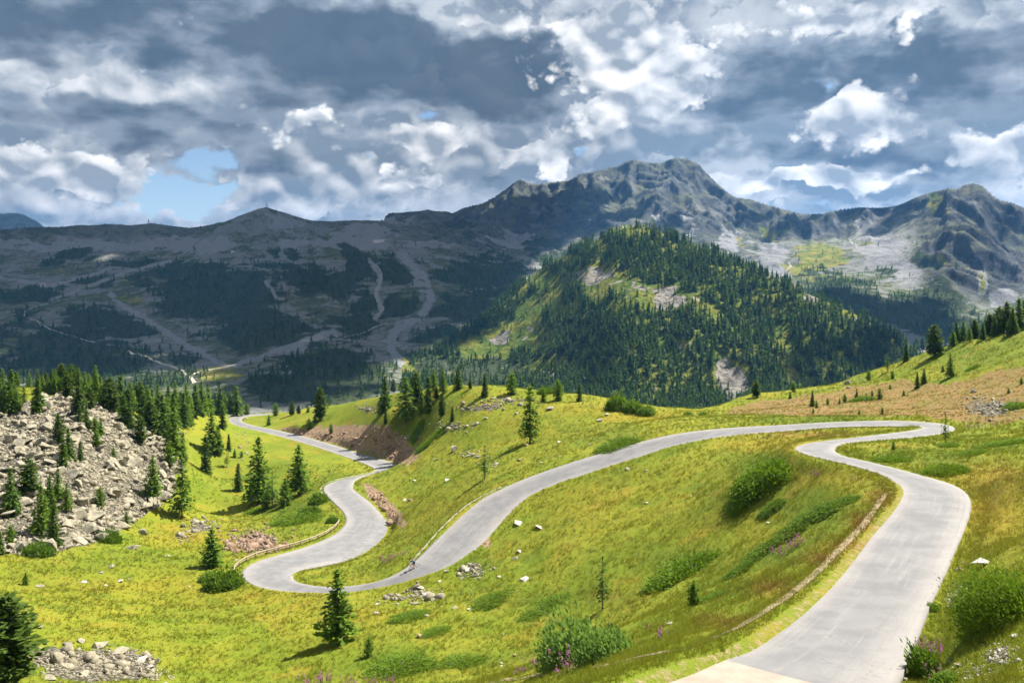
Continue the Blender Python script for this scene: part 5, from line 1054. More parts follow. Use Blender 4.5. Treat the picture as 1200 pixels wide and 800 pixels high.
# blocks that stand out
for (u, v, w, lab, m, fl) in [
 (94, 637, 26, 'big pale block at the lower rim of the boulder field beside the grass', BM[2], .9), (32, 641, 17, 'pale split block left of the big one at the foot of the boulder field', BM[0], 1.1), (91, 569, 21, 'rounded grey block with a dark hollow below it in the lower boulder field', BM[5], .8),
 (135, 563, 20, 'long grey slab in the right half of the boulder field', BM[3], .8), (70, 473, 14, 'broad flat slab near the top of the boulder field', BM[4], .6), (124, 508, 12, 'pale flat slab under the twin topped young conifer', BM[4], .7),
 (167, 626, 16, 'rounded pale boulder where the boulder field meets the meadow', BM[5], .95), (155, 643, 21, 'pale grey boulder alone on the meadow below the boulder field', BM[1], .8), (129, 665, 13, 'grey boulder alone in the yellow meadow', BM[0], .9), (118, 671, 9, 'small flat stone beside the grey boulder in the yellow meadow', BM[4], .7),
 (141, 681, 13, 'white stone pair leader on the left meadow', BMW[1], .7), (151, 679, 6, 'small white stone right of the larger white one on the left meadow', BMW[0], .8), (98, 682, 12, 'whitish flat rock with green around it on the left meadow', BMW[0], .5), (124, 686, 7, 'small rounded white stone in the middle of the left meadow', BMW[1], .8), (47, 687, 15, 'low ochre slab sunk in the left meadow', BM[4], .5),
 (23, 735, 11, 'pale stone right above the bottom left pine', BMW[1], .7), (14, 729, 7, 'small pale stone near the left edge above the pine', BMW[0], .7), (46, 735, 14, 'low slanting stone above the corner rubble', BM[4], .5), (3, 717, 8, 'white stone at the left picture edge', BMW[1], .7), (90, 738, 7, 'tiny white stone above the corner rubble', BMW[2], .6),
 (118, 757, 27, 'dark pointed rock at the top of the corner rubble', BM[0], .9), (95, 752, 13, 'grey block at the upper left of the corner rubble', BM[2], .8), (165, 775, 24, 'broad flat pale slab at the right of the corner rubble', BMW[0], .45), (140, 764, 28, 'large ochre slab in the middle of the corner rubble', BM[4], .5), (105, 772, 24, 'long ochre slab in the left half of the corner rubble', BM[4], .5), (175, 781, 18, 'pinkish white flat stone at the right end of the corner rubble', BMW[2], .5), (60, 795, 24, 'pale slab at the bottom of the corner rubble', BM[1], .5), (100, 790, 26, 'long pale slab low in the corner rubble', BM[3], .5),
 (491, 746, 10, 'small pointed pale stone with a rusty side on the lower meadow', BMR[1], 1.2), (603, 768, 7, 'upright rusty stone near the gravel strip', BMR[0], 1.5), (588, 777, 7, 'small white stone by the upright rusty one', BMW[1], .7), (590, 743, 5, 'tiny white stone in the lower meadow', BMW[1], .7), (588, 780, 5, 'white pebble by the gravel strip', BMW[0], .7), (786, 731, 14, 'whitish flat rock on the bank under the short dense conifer', BMW[0], .55), (756, 735, 5, 'tiny pale stone on the bank left of the whitish flat rock', BMW[1], .7),
 (613, 680, 24, 'long white slab slanting on the meadow', BMW[2], .35), (585, 676, 10, 'pale stone left of the long white slab', BMW[0], .6), (609, 646, 12, 'white flat stone on the slope above the long slab', BMW[0], .5), (608, 612, 24, 'long flat grey white rock beside the middle road', BMW[2], .4), (632, 618, 20, 'pale low rock right of the long flat one by the road', BMW[0], .35), (603, 655, 12, 'pale grey pointed stone on the slope below the road', BM[0], .7), (735, 550, 14, 'grey flat rock just below the upper road arm', BM[1], .55), (757, 551, 6, 'small stone right of the grey flat rock under the upper road arm', BMW[1], .6), (758, 589, 9, 'little pale stone in the tall meadow', BMW[0], .5), (900, 613, 10, 'single white stone on the green bank', BMW[2], .6), (810, 581, 5, 'tiny white stone in the middle of the meadow', BMW[0], .6),
 (532, 528, 15, 'roundish pale boulder on the knoll slope', BM[5], .9), (549, 534, 10, 'pale stone at the left of the small stone row on the knoll', BMW[1], .6), (560, 536, 12, 'flat stone at the right of the small stone row on the knoll', BM[1], .6), (581, 545, 7, 'pale upright stone on the knoll right of the broken larch', BMW[2], .9), (512, 538, 8, 'pale stone left on the knoll slope', BMW[0], .6), (524, 563, 13, 'white flat stone above the middle road', BMW[0], .5), (486, 563, 8, 'pale stone above the small cut', BMW[1], .5), (481, 586, 14, 'rusty flat rock right of the small cut', BMR[0], .5), (474, 586, 7, 'pale stone touching the rusty flat rock', BMW[1], .7), (556, 497, 14, 'pale rock under the knoll crest', BM[0], .6), (570, 490, 9, 'flat pale stone below the column shaped conifer', BMW[0], .5), (645, 479, 20, 'long pale rock on the crest right of the lone larch', BM[3], .5), (703, 493, 14, 'dark sided flat rock on the upper meadow', BM[1], .7), (712, 486, 9, 'pale stone over the dark sided rock', BMW[1], .6), (708, 478, 8, 'small brownish stone high on the upper meadow', BMR[0], .6), (733, 476, 8, 'white stone on the crest near the green bushes', BMW[0], .5), (655, 518, 9, 'white flat stone in front of the lone larch on the slope', BMW[0], .5), (609, 539, 12, 'rusty long rock right of the broken larch', BMR[0], .45), (617, 522, 9, 'brown boulder in the shade of the lone larch', BMR[1], .8), (635, 542, 6, 'white pebble below the lone larch', BMW[1], .6), (582, 543, 9, 'slanted white stone below the stone row', BMW[2], .7), (692, 521, 7, 'dark little stone by the green mat on the slope', BM[0], .8),
 (1153, 662, 36, 'big whitish rock top over the dark juniper on the right bank', BMW[1], .75), (1122, 668, 12, 'dark upright stone left of the juniper', BM[0], 1.4), (1128, 660, 8, 'white stone above the dark upright stone', BMW[1], .8), (1135, 732, 12, 'pale split stone below the juniper', BMW[2], .6), (1133, 741, 9, 'grey stone lying in the grass under the juniper', BM[1], .5), (1190, 745, 20, 'white jagged stone at the right edge under the juniper', BMW[2], .7), (1125, 779, 16, 'pale flat stone in the bottom right grass', BM[4], .5), (1066, 783, 10, 'white kerb stone beside the pink flowers', BMW[1], 1.1), (1060, 796, 12, 'white block at the road edge at the bottom', BMW[0], 1.1), (1072, 772, 7, 'small white stone at the top of the road edge stones', BMW[1], 1.0),
 (500, 697, 17, 'large white slab in the stone heap below the cyclist', BMW[0], .6), (493, 689, 14, 'upper pale block of the stone heap below the cyclist', BMW[1], .6), (509, 702, 12, 'right white block of the stone heap below the cyclist', BMW[1], .7), (488, 707, 15, 'lower grey slab of the stone heap below the cyclist', BM[1], .5), (462, 701, 14, 'flat dark edged stone left of the heap below the cyclist', BM[3], .5), (441, 708, 12, 'pale flat stone on the meadow beside the large bright conifer', BMW[2], .5), (441, 718, 10, 'white stone on the meadow under the lower road', BMW[0], .5), (501, 721, 9, 'white slanting stone below the heap', BMW[2], .6), (550, 714, 10, 'white stone near the green mats', BMW[0], .5), (533, 712, 9, 'pale stone left of the green mats', BM[4], .5),
 (548, 668, 12, 'white block of the stone group right of the road below the bend', BMW[1], .8), (558, 674, 12, 'grey block of the stone group right of the road', BM[0], .8), (541, 678, 8, 'small dark block of the stone group right of the road', BM[2], .8), (515, 681, 7, 'white stone at the lower road edge', BMW[0], .6), (523, 669, 9, 'dark stone on the lower road edge', BM[1], .6), (490, 682, 6, 'brown stone at the road edge in front of the cyclist', BMR[1], .9),
 (196, 651, 8, 'small pale stone at the foot of the round airy conifer', BMW[1], .6), (277, 656, 8, 'pale block just under the guard rail end', BM[1], .6), (275, 622, 9, 'reddish boulder on top of the rubble under the guard rail', BMR[1], 1.0), (223, 494, 12, 'pale slab on the grass left of the far road bend', BMW[0], .5), (217, 487, 9, 'dark stone on the grass left of the far bend', BM[2], .7), (212, 480, 8, 'pale rock in front of the conifer stand by the far bend', BM[0], .8)]:
    rock(u, v, w, lab, None, m, fl)
N_NAMED = n_rock
# the boulder field: every stone sits on the ground; the largest are things of their own
rng = np.random.default_rng(21)
def scatter_scree(n, u0, u1, v0, v1, y0, y1, fld):
    x = rng.uniform(u0, u1, n); yy = np.sqrt(rng.uniform(y0 * y0, y1 * y1, n)); X = (x - CU) / F * yy; z = height(X, yy)
    u = CU + F * X / yy; v = CV - F * z / yy; k = fld(u, v); return np.column_stack([X, yy, z])[k], u[k], v[k]
def near_attr(A, x, y, ch):
    t = x / y; i = np.clip(np.round(np.interp(t, tl, np.arange(len(tl)))).astype(int), 0, len(tl) - 1); j = np.clip(np.round(np.interp(y, yr[:NN], np.arange(NN))).astype(int), 0, NN - 1)
    return A[j, i, ch]
sp, su, sv = scatter_scree(75000, -240, 225, 0, 0, 125, 262, lambda u, v: inpoly(u, v, SCREE))
fade = near_attr(A1, sp[:, 0], sp[:, 1], 3)
k = rng.uniform(size=len(sp)) < (.15 + .85 * fade) * (1 - .85 * sstep(.22, .42, fbm(sp[:, 0] / 9, sp[:, 1] / 9, 3, 77))); sp = sp[k]
size = np.clip(0.20 * rng.pareto(2.2, len(sp)) + 0.18, .16, 1.9)
def stones_mesh(name, pts, size, mat, seed, sink=.12, flat=(.45, .9)):
    rg = np.random.default_rng(seed); V, Fc = [], []; o = 0
    for k, (hv_, hf_) in enumerate(HULLS):
        sel = np.nonzero(np.arange(len(pts)) % len(HULLS) == k)[0]
        if not len(sel): continue
        n = len(sel); a = rg.uniform(0, 6.28, n); b = rg.normal(0, .35, n); c_, s_ = np.cos(a)[:, None], np.sin(a)[:, None]
        x, y, z = [hv_[None, :, i] * np.ones((n, 1)) for i in range(3)]
        z = z * rg.uniform(*flat, (n, 1)) / .6; y2 = y * np.cos(b)[:, None] - z * np.sin(b)[:, None]; z2 = y * np.sin(b)[:, None] + z * np.cos(b)[:, None]
        X = x * c_ - y2 * s_; Y = x * s_ + y2 * c_; s = size[sel][:, None]
        V.append(np.stack([pts[sel, 0][:, None] + X * s, pts[sel, 1][:, None] + Y * s, pts[sel, 2][:, None] + z2 * s + s * sink], -1).reshape(-1, 3))
        Fc.append((hf_[None] + (np.arange(n) * len(hv_))[:, None, None]).reshape(-1, 3) + o); o += n * len(hv_)
    return new_mesh(name, np.concatenate(V), np.concatenate(Fc), mat)
big = np.argsort(-size / sp[:, 1] * (sp[:, 0] / sp[:, 1] > -.60))[:300 - N_NAMED]
for n_, i in enumerate(big):
    me = BM[n_ % 6]
    o = link('boulder', me, None, (sp[i, 0], sp[i, 1], sp[i, 2] + size[i] * .25), (random.uniform(-.35, .35), random.uniform(-.35, .35), random.uniform(0, 6.28)), (size[i],) * 3)
    tag(o, 'angular grey boulder among the others in the boulder field on the left hill', 'rock', 'boulders of the boulder field')
sm = np.ones(len(sp), bool); sm[big] = False
tag(link('boulder_scree', stones_mesh('boulder_scree', sp[sm], size[sm], M_STONE, 4)), 'pale stones heaped over the boulder field on the left hill', 'scree', None, 'stuff')
def rubble(lst, n, size_, mat, name, label, seed):
    rg = np.random.default_rng(seed); P = []; Sz = []
    for (u, v, ru, rv, w) in lst:
        for q in range(int(n * w)):
            a, b = u + rg.normal(0, ru * .55), v + rg.normal(0, rv * .55)
            p = hit(a, b)
            P.append(p[:]); Sz.append(size_ * (p.y / 100) ** .4 * (.5 + rg.pareto(2.6) * .5))
    P = np.array(P); Sz = np.array(Sz); k = road_field(P[:, 0], P[:, 1])[0] > .35; P = P[k]; Sz = Sz[k]
    global size; size = np.clip(Sz, .05, size_ * 4)
    tag(link(name, stones_mesh(name, P, size, mat, seed)), label, 'rubble', None, 'stuff')
rubble([(300, 634, 30, 13, 1.6), (283, 640, 16, 10, .7), (325, 645, 22, 6, .6)], 190, .42, M_RUST, 'rusty_rubble', 'rust coloured rubble spilled under the guard rail', 31)
rubble([(235, 615, 20, 8, .6), (215, 628, 12, 7, .3), (120, 778, 64, 16, 1.6), (70, 775, 30, 16, .7), (185, 790, 20, 8, .3), (560, 476, 34, 6, .7), (600, 470, 30, 5, .5), (530, 500, 20, 6, .4), (480, 513, 14, 5, .25), (490, 697, 18, 8, .5), (555, 668, 16, 9, .5), (463, 702, 16, 4, .2), (285, 515, 10, 26, .4), (215, 500, 8, 22, .3), (432, 478, 16, 5, .3), (1000, 449, 18, 5, .2), (1160, 478, 36, 12, .7), (1070, 398, 12, 8, .3), (550, 533, 20, 5, .2), (575, 545, 12, 5, .15)], 210, .30, M_STONE, 'stone_rubble', 'loose pale stones strewn over the meadow and knoll', 32)
rubble([(1120, 700, 14, 18, .8), (1180, 765, 24, 14, .8), (1150, 785, 30, 12, .6), (1122, 690, 8, 10, .4), (620, 560, 200, 60, .35), (120, 690, 120, 20, .25), (560, 700, 120, 20, .3)], 170, .11, M_WHITE, 'small_stones', 'small whitish stones lying in the grass', 33)
rubble([(400, 513, 60, 9, 1.0), (462, 530, 18, 10, .5), (440, 590, 14, 16, .7), (455, 605, 8, 10, .5), (345, 505, 18, 3, .3)], 200, .30, M_RUST, 'earth_clods', 'brown stones and clods on the road cuttings', 34)
print('stones', round(time.time() - T0, 1))

# ------------------------------------------------------------------ shrubs and flowers
def shrub_points(rng, n, rx, ry, rz, lobes):
    P = []
    for i in range(n):
        lx, ly, lr = lobes[rng.integers(len(lobes))]
        d = unit(rng.normal(0, 1, (1, 3)))[0]; d[2] = abs(d[2]) * 1.0; r = lr * rng.uniform(.62, 1.0) ** .5 * (1 + .15 * rng.normal())
        P.append([lx + d[0] * r, ly + d[1] * r, max(0.0, d[2] * r)])
    return np.array(P) * np.array([rx, ry, rz])
def shrub_mesh(name, seed, n, rx, ry, rz, leaf, asp, mat, lobes, upw=.6):
    rng = np.random.default_rng(seed); P = shrub_points(rng, n, rx, ry, rz, lobes)
    out = unit(P * np.array([1, 1, 1.2]) + np.array([0, 0, .2])); d = unit(out + np.array([0, 0, upw]) + rng.normal(0, .55, (n, 3))); w = unit(np.cross(d, rng.normal(0, 1, (n, 3))))
    s = leaf * rng.uniform(.6, 1.3, (n, 1)); v, f = quads(P, d * s, w * s * asp)
    me = new_mesh(name, v, f, mat); t = np.repeat(np.clip(rng.normal(.5, .25, n), 0, 1), 4); vattr(me, 'tone', np.stack([t, t, t, np.ones_like(t)], 1)); return me
M_JUN = leaf_material('juniper_needles', (0.075, 0.140, 0.010), (0.140, 0.230, 0.016), 0.3)
M_WIL = leaf_material('willow_leaves', (0.085, 0.165, 0.030), (0.175, 0.280, 0.060), 0.4)
M_HERB = leaf_material('herb_leaves', (0.070, 0.135, 0.014), (0.130, 0.215, 0.022), 0.35)
g = NT('fireweed_pink'); r_ = g.noise(g.pos(), 5.0, 2); M_PINK = g.out(g.principled(g.mix(r_, (0.30, 0.05, 0.22), (0.50, 0.16, 0.40)), 0.7))
g = NT('stem_green'); M_STEM = g.out(g.principled((0.07, 0.10, 0.02), 0.8))
L1 = [(0, 0, 1), (.55, .2, .7), (-.55, -.1, .7), (.1, .55, .6), (-.2, -.5, .6), (.5, -.45, .5), (-.6, .4, .5)]
SHR = {'J': [(shrub_mesh('juniper_foliage', 1, 6500, 1, 1, 1, .06, .5, M_JUN, L1, .9), None), (shrub_mesh('juniper_foliage', 2, 6000, 1, 1, 1, .065, .5, M_JUN, L1[:5], .9), None)],
       'K': [(shrub_mesh('juniper_foliage', 8, 17000, 1, 1, 1, .030, .5, M_JUN, L1 + [(.3, -.2, .9), (-.3, .3, .85)], .5), 1)],
       'W': [(shrub_mesh('willow_foliage', 3, 5200, 1, 1, 1, .055, .6, M_WIL, L1, .3), 1)], 'B': [(shrub_mesh('bush_foliage', 4, 4200, 1, 1, 1, .085, .6, M_HERB, L1, .4), 1), (shrub_mesh('bush_foliage', 5, 3600, 1, 1, 1, .09, .6, M_HERB, L1[:4], .4), 1)]}
_st = []
for i in range(26):
    a = random.uniform(0, 6.28); r = random.uniform(.3, .85); _st.append(tube([np.array([.1 * math.cos(a), .1 * math.sin(a), -.15]), np.array([.6 * r * math.cos(a), .5 * r * math.sin(a), .3]), np.array([.8 * r * math.cos(a), .8 * r * math.sin(a), .55])], np.array([.018, .012, .005]), 4))
v, f = merge(_st); STEMS = new_mesh('stems', v, f, M_BARK, True)
def shrub(u, v, hw, hp, code, label, group=None, name=None, dz=0.0):
    P = hit(u, v); s = hw / F * P.y; hz = hp / F * P.y
    hz *= .62 if code == 'J' and hp < 40 else 1.0
    if code == 'B' and 800 < u < 1000: hz *= .42
    nm = name or {'J': 'juniper_mat', 'K': 'juniper_bush', 'W': 'willow_bush', 'B': 'green_bush'}[code]
    me, st = SHR[code][random.randrange(len(SHR[code]))]
    q = max(.4, s * .6); nx = float(height(P.x + q, P.y) - height(P.x - q, P.y)) / (2 * q); ny = float(height(P.x, P.y + q) - height(P.x, P.y - q)) / (2 * q)
    o = empty(nm, (P.x, P.y, P.z - hz * .12 + dz)); o.rotation_euler = (Vector((-nx, -ny, 1)).to_track_quat('Z', 'Y') @ Matrix.Rotation(random.uniform(0, 6.28), 3, 'Z').to_quaternion()).to_euler(); o.scale = (s / 1.12, s / 1.12, hz / .98); tag(o, label, 'shrub', group)
    link('foliage', me, o)
    link('stems', STEMS, o); return o
for a in [(676, 776, 40, 66, 'W', 'left and taller silvery green willow bush beside the gravel strip'), (712, 772, 36, 50, 'W', 'right and rounder silvery green willow bush beside the gravel strip'),
          (800, 672, 46, 26, 'J', 'large flat juniper mat in the middle of the inner meadow'), (893, 566, 38, 33, 'J', 'high green bush mass on the bank at the inner hairpin'), (872, 588, 24, 14, 'J', 'lower left tongue of the bush mass on the bank'), (905, 596, 18, 12, 'B', 'leafy green patch below the bush mass on the bank'),
          (958, 602, 34, 14, 'B', 'upper leafy green strip on the bank along the bend'), (985, 590, 22, 12, 'B', 'right end of the leafy green strip near the bend'), (925, 624, 32, 14, 'B', 'middle leafy green strip on the bank'), (890, 648, 30, 14, 'B', 'dark green leafy strip above the pink spikes'), (868, 668, 26, 14, 'B', 'lower leafy strip on the bank left of the pink spikes'), (835, 700, 20, 10, 'B', 'leafy plants at the low end of the bank'),
          (1180, 722, 50, 70, 'K', 'big dark round juniper bush on the right bank by the road'), (1045, 540, 22, 13, 'J', 'flat green juniper on the bank inside the right hairpin'), (1107, 553, 26, 18, 'J', 'broad juniper mat on the right bank above the road bend'), (1140, 532, 18, 9, 'J', 'narrow juniper mat right of the broad one on the right bank'), (1112, 522, 14, 6, 'J', 'low green mat at the foot of the gappy larch'), (1175, 520, 30, 8, 'J', 'long juniper strip at the right edge of the bank'),
          (262, 688, 22, 24, 'B', 'leafy round bush left of the lower road bend'), (245, 680, 12, 10, 'B', 'small leafy bush at the left of the round one'), (126, 634, 14, 16, 'B', 'leafy green bush at the lower rim of the boulder field'), (44, 650, 16, 16, 'B', 'dim green bush at the foot of the darkest conifer'),
          (724, 480, 13, 19, 'B', 'tallest bright bush behind the meadow crest'), (742, 482, 12, 14, 'B', 'middle bright bush behind the meadow crest'), (758, 485, 12, 10, 'B', 'low bright bush behind the meadow crest'), (806, 486, 5, 9, 'B', 'little round bush at the valley edge, left one of two'), (824, 486, 6, 9, 'B', 'little round bush at the valley edge, right one of two'),
          (470, 782, 42, 14, 'J', 'bright green mat right of the small bushy conifer'), (540, 778, 34, 10, 'J', 'low green mat in the lower meadow'), (575, 705, 30, 9, 'J', 'bright low mat right of the stone heap'), (480, 722, 26, 7, 'J', 'flat green mat under the stone heap'), (640, 712, 34, 7, 'J', 'wide flat green patch above the willow bush'), (512, 740, 20, 6, 'J', 'little green mat right of the pointed stone'),
          (724, 524, 26, 13, 'J', 'long dull green mat above the upper road arm'), (498, 522, 14, 6, 'J', 'small dark mat on the knoll slope'), (490, 505, 16, 6, 'J', 'green mat below the knoll trees'), (515, 508, 12, 5, 'J', 'second green mat below the knoll trees'), (640, 460, 10, 8, 'B', 'bright shrub on the crest behind the lone larch'),
          (345, 612, 34, 16, 'J', 'dull green mat on the slope over the guard rail'), (374, 590, 12, 14, 'B', 'leafy bushes on the slope under the small bend'), (362, 602, 14, 10, 'B', 'leafy bush left of the small bend'), (390, 612, 8, 8, 'B', 'dark leafy bush at the upper end of the guard rail'), (300, 600, 16, 10, 'J', 'green shrub belt under the tallest larch'),
          (1140, 432, 9, 6, 'J', 'low dark shrub on the upper right hill'), (1098, 418, 9, 5, 'J', 'small shrub at the foot of the largest conifer on the right hill'), (1190, 478, 14, 8, 'B', 'green shrub over the stones at the right edge'), (1010, 470, 16, 6, 'B', 'fresh green patch on the reddish slope'), (1092, 715, 9, 10, 'B', 'little green bush on the right road edge'), (1101, 590, 3, 4, 'B', 'tiny herb at the right edge of the road bend')]:
    if a[0] == 1101: continue
    shrub(*a)
def spike_mesh(seed, n, wide):
    rg = np.random.default_rng(seed); st, fl = [], []
    for i in range(n):
        x, y = rg.normal(0, wide, 2); h = rg.uniform(.55, 1.0); lx, ly = rg.normal(0, .06, 2)
        st.append(tube([np.array([x, y, -.1]), np.array([x + lx * .5, y + ly * .5, h * .6]), np.array([x + lx, y + ly, h])], np.array([.012, .009, .004]), 4))
        m = 16; z = rg.uniform(.55, 1.0, m) * h; a = rg.uniform(0, 6.28, m); r = .05 * (1.15 - z / h)
        c = np.stack([x + lx * z / h + np.cos(a) * (r + .02), y + ly * z / h + np.sin(a) * (r + .02), z], 1); d = unit(np.stack([np.cos(a), np.sin(a), rg.normal(.2, .3, m)], 1)) * .045
        fl.append(quads(c, d, unit(np.cross(d, rg.normal(0, 1, (m, 3)))) * .03))
        lz = rg.uniform(.05, .55, 9) * h; la = rg.uniform(0, 6.28, 9); ld = unit(np.stack([np.cos(la), np.sin(la), np.full(9, .3)], 1)) * .09
        lv, lf = quads(np.stack([x + lx * lz / h, y + ly * lz / h, lz], 1) + ld, ld, unit(np.cross(ld, [[0, 0, 1.0]])) * .02); st.append((lv, lf, None))
    v, f = merge(st); A = new_mesh('stems', v, f, M_STEM); v, f = merge([(q[0], q[1], None) for q in fl]); return A, new_mesh('blossoms', v, f, M_PINK)
SPK = [spike_mesh(1, 16, .45), spike_mesh(2, 12, .35)]
def fireweed(u, v, h, label, group=None):
    P = hit(u, v); s = h / F * P.y; o = empty('fireweed_plant', P, random.uniform(0, 6.28)); s = max(s, .25); o.scale = (s, s, s); tag(o, label, 'flower', group); a, b = random.choice(SPK); link('stems', a, o); link('blossoms', b, o)
for (u, v, h, l) in [(366, 806, 16, 'pink flower spikes at the bottom edge, left end of the row'), (380, 806, 18, 'pink flower spikes at the bottom edge, thickest bunch'), (410, 804, 12, 'pink flower spikes at the bottom edge, right end of the row'), (437, 802, 8, 'lone pink flower spike at the bottom edge left of the willow'), (457, 800, 8, 'small pink flower at the bottom edge under the green mat'),
                     (668, 784, 24, 'pink flower spikes in front of the left willow bush'), (684, 770, 20, 'pink flower spikes between the two willow bushes'), (625, 782, 12, 'small pink flowers left of the willow bush'), (610, 790, 10, 'small pink flowers near the gravel strip'), (773, 750, 16, 'pink spikes under the whitish flat rock'), (452, 660, 9, 'pink flower bunch between the two road bends'), (461, 655, 7, 'smaller pink flower bunch between the two road bends'), (472, 650, 5, 'tiny pink flowers at the upper end between the bends'),
                     (912, 652, 12, 'purple flower spikes at the lower bank, left bunch'), (928, 646, 14, 'purple flower spikes at the lower bank, middle bunch'), (936, 638, 12, 'purple flower spikes at the lower bank, right bunch'), (955, 560, 9, 'purple flowers on the brown top of the bank'), (1136, 503, 7, 'violet flowers behind the right hairpin'), (1150, 502, 7, 'violet flowers right of the hairpin tip'), (1165, 501, 7, 'violet flowers along the foot of the stones at right'),
                     (1084, 762, 16, 'pink flowers at the top of the roadside herb clump'), (1096, 768, 18, 'pink flowers in the middle of the roadside herb clump'), (1078, 776, 14, 'pink flowers on the road side of the herb clump'), (1102, 796, 16, 'pink flowers at the bottom of the roadside herb clump')]:
    fireweed(u, v, h, l)
shrub(1090, 790, 17, 36, 'B', 'dense green herb clump with pink flowers beside the road', None, 'herb_clump')
shrub(1112, 806, 20, 20, 'B', 'green herb clump at the bottom right of the road', None, 'herb_clump')

# bottom left pine
plant_tree('pine_tree', 6, 738, 842, 'P', 'big dark pine cut by the bottom left corner', None, width=1.35, y=72)

# ------------------------------------------------------------------ grass
def grass_mesh(name, seed, n, y0, y1, mats):
    rg = np.random.default_rng(seed); n0 = int(n * 1.9)
    t = rg.uniform(-.63, .63, n0); y = y0 * (y1 / y0) ** rg.uniform(0, 1, n0); x = t * y; z = height(x, y)
    e, _ = road_field(x, y); scr = near_attr(A1, x, y, 3); drt = near_attr(A1, x, y, 0); ht = near_attr(A1, x, y, 2); gr = near_attr(A1, x, y, 1); rd = near_attr(A2, x, y, 1); oc = near_attr(A2, x, y, 0)
    pn = fbm(x / 3.5, y / 3.5, 3, 501)
    p = .42 + .8 * pn + .9 * (e < 1.3); p *= (1 - .92 * scr) * (1 - .7 * np.maximum(0, drt - .6) / .4)
    k = (e > .0 + .22 * rg.uniform(0, 1, n0) ** 2) & (rg.uniform(size=n0) < p); k &= (CV - F * z / y < 860)
    x, y, z, e, ht, gr, rd, oc, pn = [q[k][:n] for q in (x, y, z, e, ht, gr, rd, oc, pn)]
    m = len(x); B = 7
    h = (.20 + .16 * rg.uniform(size=m) + .14 * np.clip(pn + .2, 0, 1)) * (y / 60) ** .30 * (1 - .35 * ht) * np.where(e < .8, .8, 1)
    a = rg.uniform(0, 6.28, (m, B)); sp_ = .10 * (y / 60) ** .5
    bx = x[:, None] + np.cos(a) * sp_[:, None] * rg.uniform(0, 1, (m, B)); by = y[:, None] + np.sin(a) * sp_[:, None] * rg.uniform(0, 1, (m, B)); bz = np.repeat(z[:, None], B, 1) - .03
    a2 = rg.uniform(0, 6.28, (m, B)); w = (.011 * (y / 40) ** .75)[:, None] * rg.uniform(.7, 1.4, (m, B)); hh = h[:, None] * rg.uniform(.5, 1.15, (m, B)); ln = hh * rg.uniform(.2, .75, (m, B))
    la = a + rg.normal(0, .5, (m, B))
    p0 = np.stack([bx - np.cos(a2) * w, by - np.sin(a2) * w, bz], -1); p1 = np.stack([bx + np.cos(a2) * w, by + np.sin(a2) * w, bz], -1)
    p2 = np.stack([bx + np.cos(la) * ln + np.cos(a2) * w * .35, by + np.sin(la) * ln + np.sin(a2) * w * .35, bz + hh], -1)
    V = np.stack([p0, p1, p2], 2).reshape(-1, 3); Fc = np.arange(len(V)).reshape(-1, 3)
    me = new_mesh(name, V, Fc, mats)
    rr = rg.uniform(size=(m, B)); 
    col = np.stack([np.repeat(np.clip(gr * .9 + rg.normal(0, .15, m), 0, 1)[:, None], B * 3, 1), np.repeat(np.clip(oc * .7 + ht * .5 + rg.normal(.12, .2, m), 0, 1)[:, None], B * 3, 1), np.repeat(np.clip(rd + ht * (rg.uniform(size=m) < .35), 0, 1)[:, None], B * 3, 1), np.repeat(rr[:, :, None], 3, 2).reshape(m, -1)], -1).reshape(-1, 4)
    vattr(me, 'blade', col); return me
def grass_material():
    g = NT('grass_blades'); gr, oc, rd, rr = g.attr('blade')
    c = g.mix(rr, (0.130, 0.178, 0.012), (0.225, 0.240, 0.022)); c = g.mix(gr * 0.75, c, (0.065, 0.135, 0.010)); c = g.mix(oc * 0.75, c, (0.29, 0.205, 0.035)); c = g.mix(rd * 0.75, c, (0.20, 0.085, 0.035))
    b = g.principled(c, 0.8, None, 0.12); t = S(g, g.n('ShaderNodeBsdfTranslucent', {'Color': c}).outputs[0]); m = g.n('ShaderNodeMixShader', {0: 0.4, 1: b, 2: t}); return g.out(S(g, m.outputs[0]))
M_GRASS = grass_material()
tag(link('grass', grass_mesh('grass', 61, 140000, 24, 235, M_GRASS)), 'yellow green meadow grass in tufts over the whole slope', 'grass', None, 'stuff')
print('grass', round(time.time() - T0, 1))

# ------------------------------------------------------------------ guard rails, kerb, path, tracks
def plain(name, c, rough=.8, var=.3, sc=4.0, spec=.2, **kw):
    g = NT(name); n = g.noise(g.pos(), sc, 4, .6); return g.out(g.principled(g.mix(n, tuple(q * (1 - var) for q in c), tuple(q * (1 + var) for q in c)), rough, None, spec, **kw))
M_WOOD = plain('weathered_wood', (0.36, 0.29, 0.20)); M_POST = plain('brown_post', (0.16, 0.085, 0.045)); M_STEEL = plain('zinc_steel', (0.30, 0.31, 0.31), .5, .15)
def offset_line(P, d, closed=False):
    t = np.gradient(P[:, :2], axis=0); t = unit(t); nrm = np.stack([-t[:, 1], t[:, 0]], 1); Q = P.copy(); Q[:, :2] += nrm * d; return Q
def resample(P, step):
    s = np.concatenate([[0], np.cumsum(np.linalg.norm(np.diff(P, axis=0), axis=1))]); q = np.arange(0, s[-1], step); return np.stack([np.interp(q, s, P[:, i]) for i in range(3)], 1)
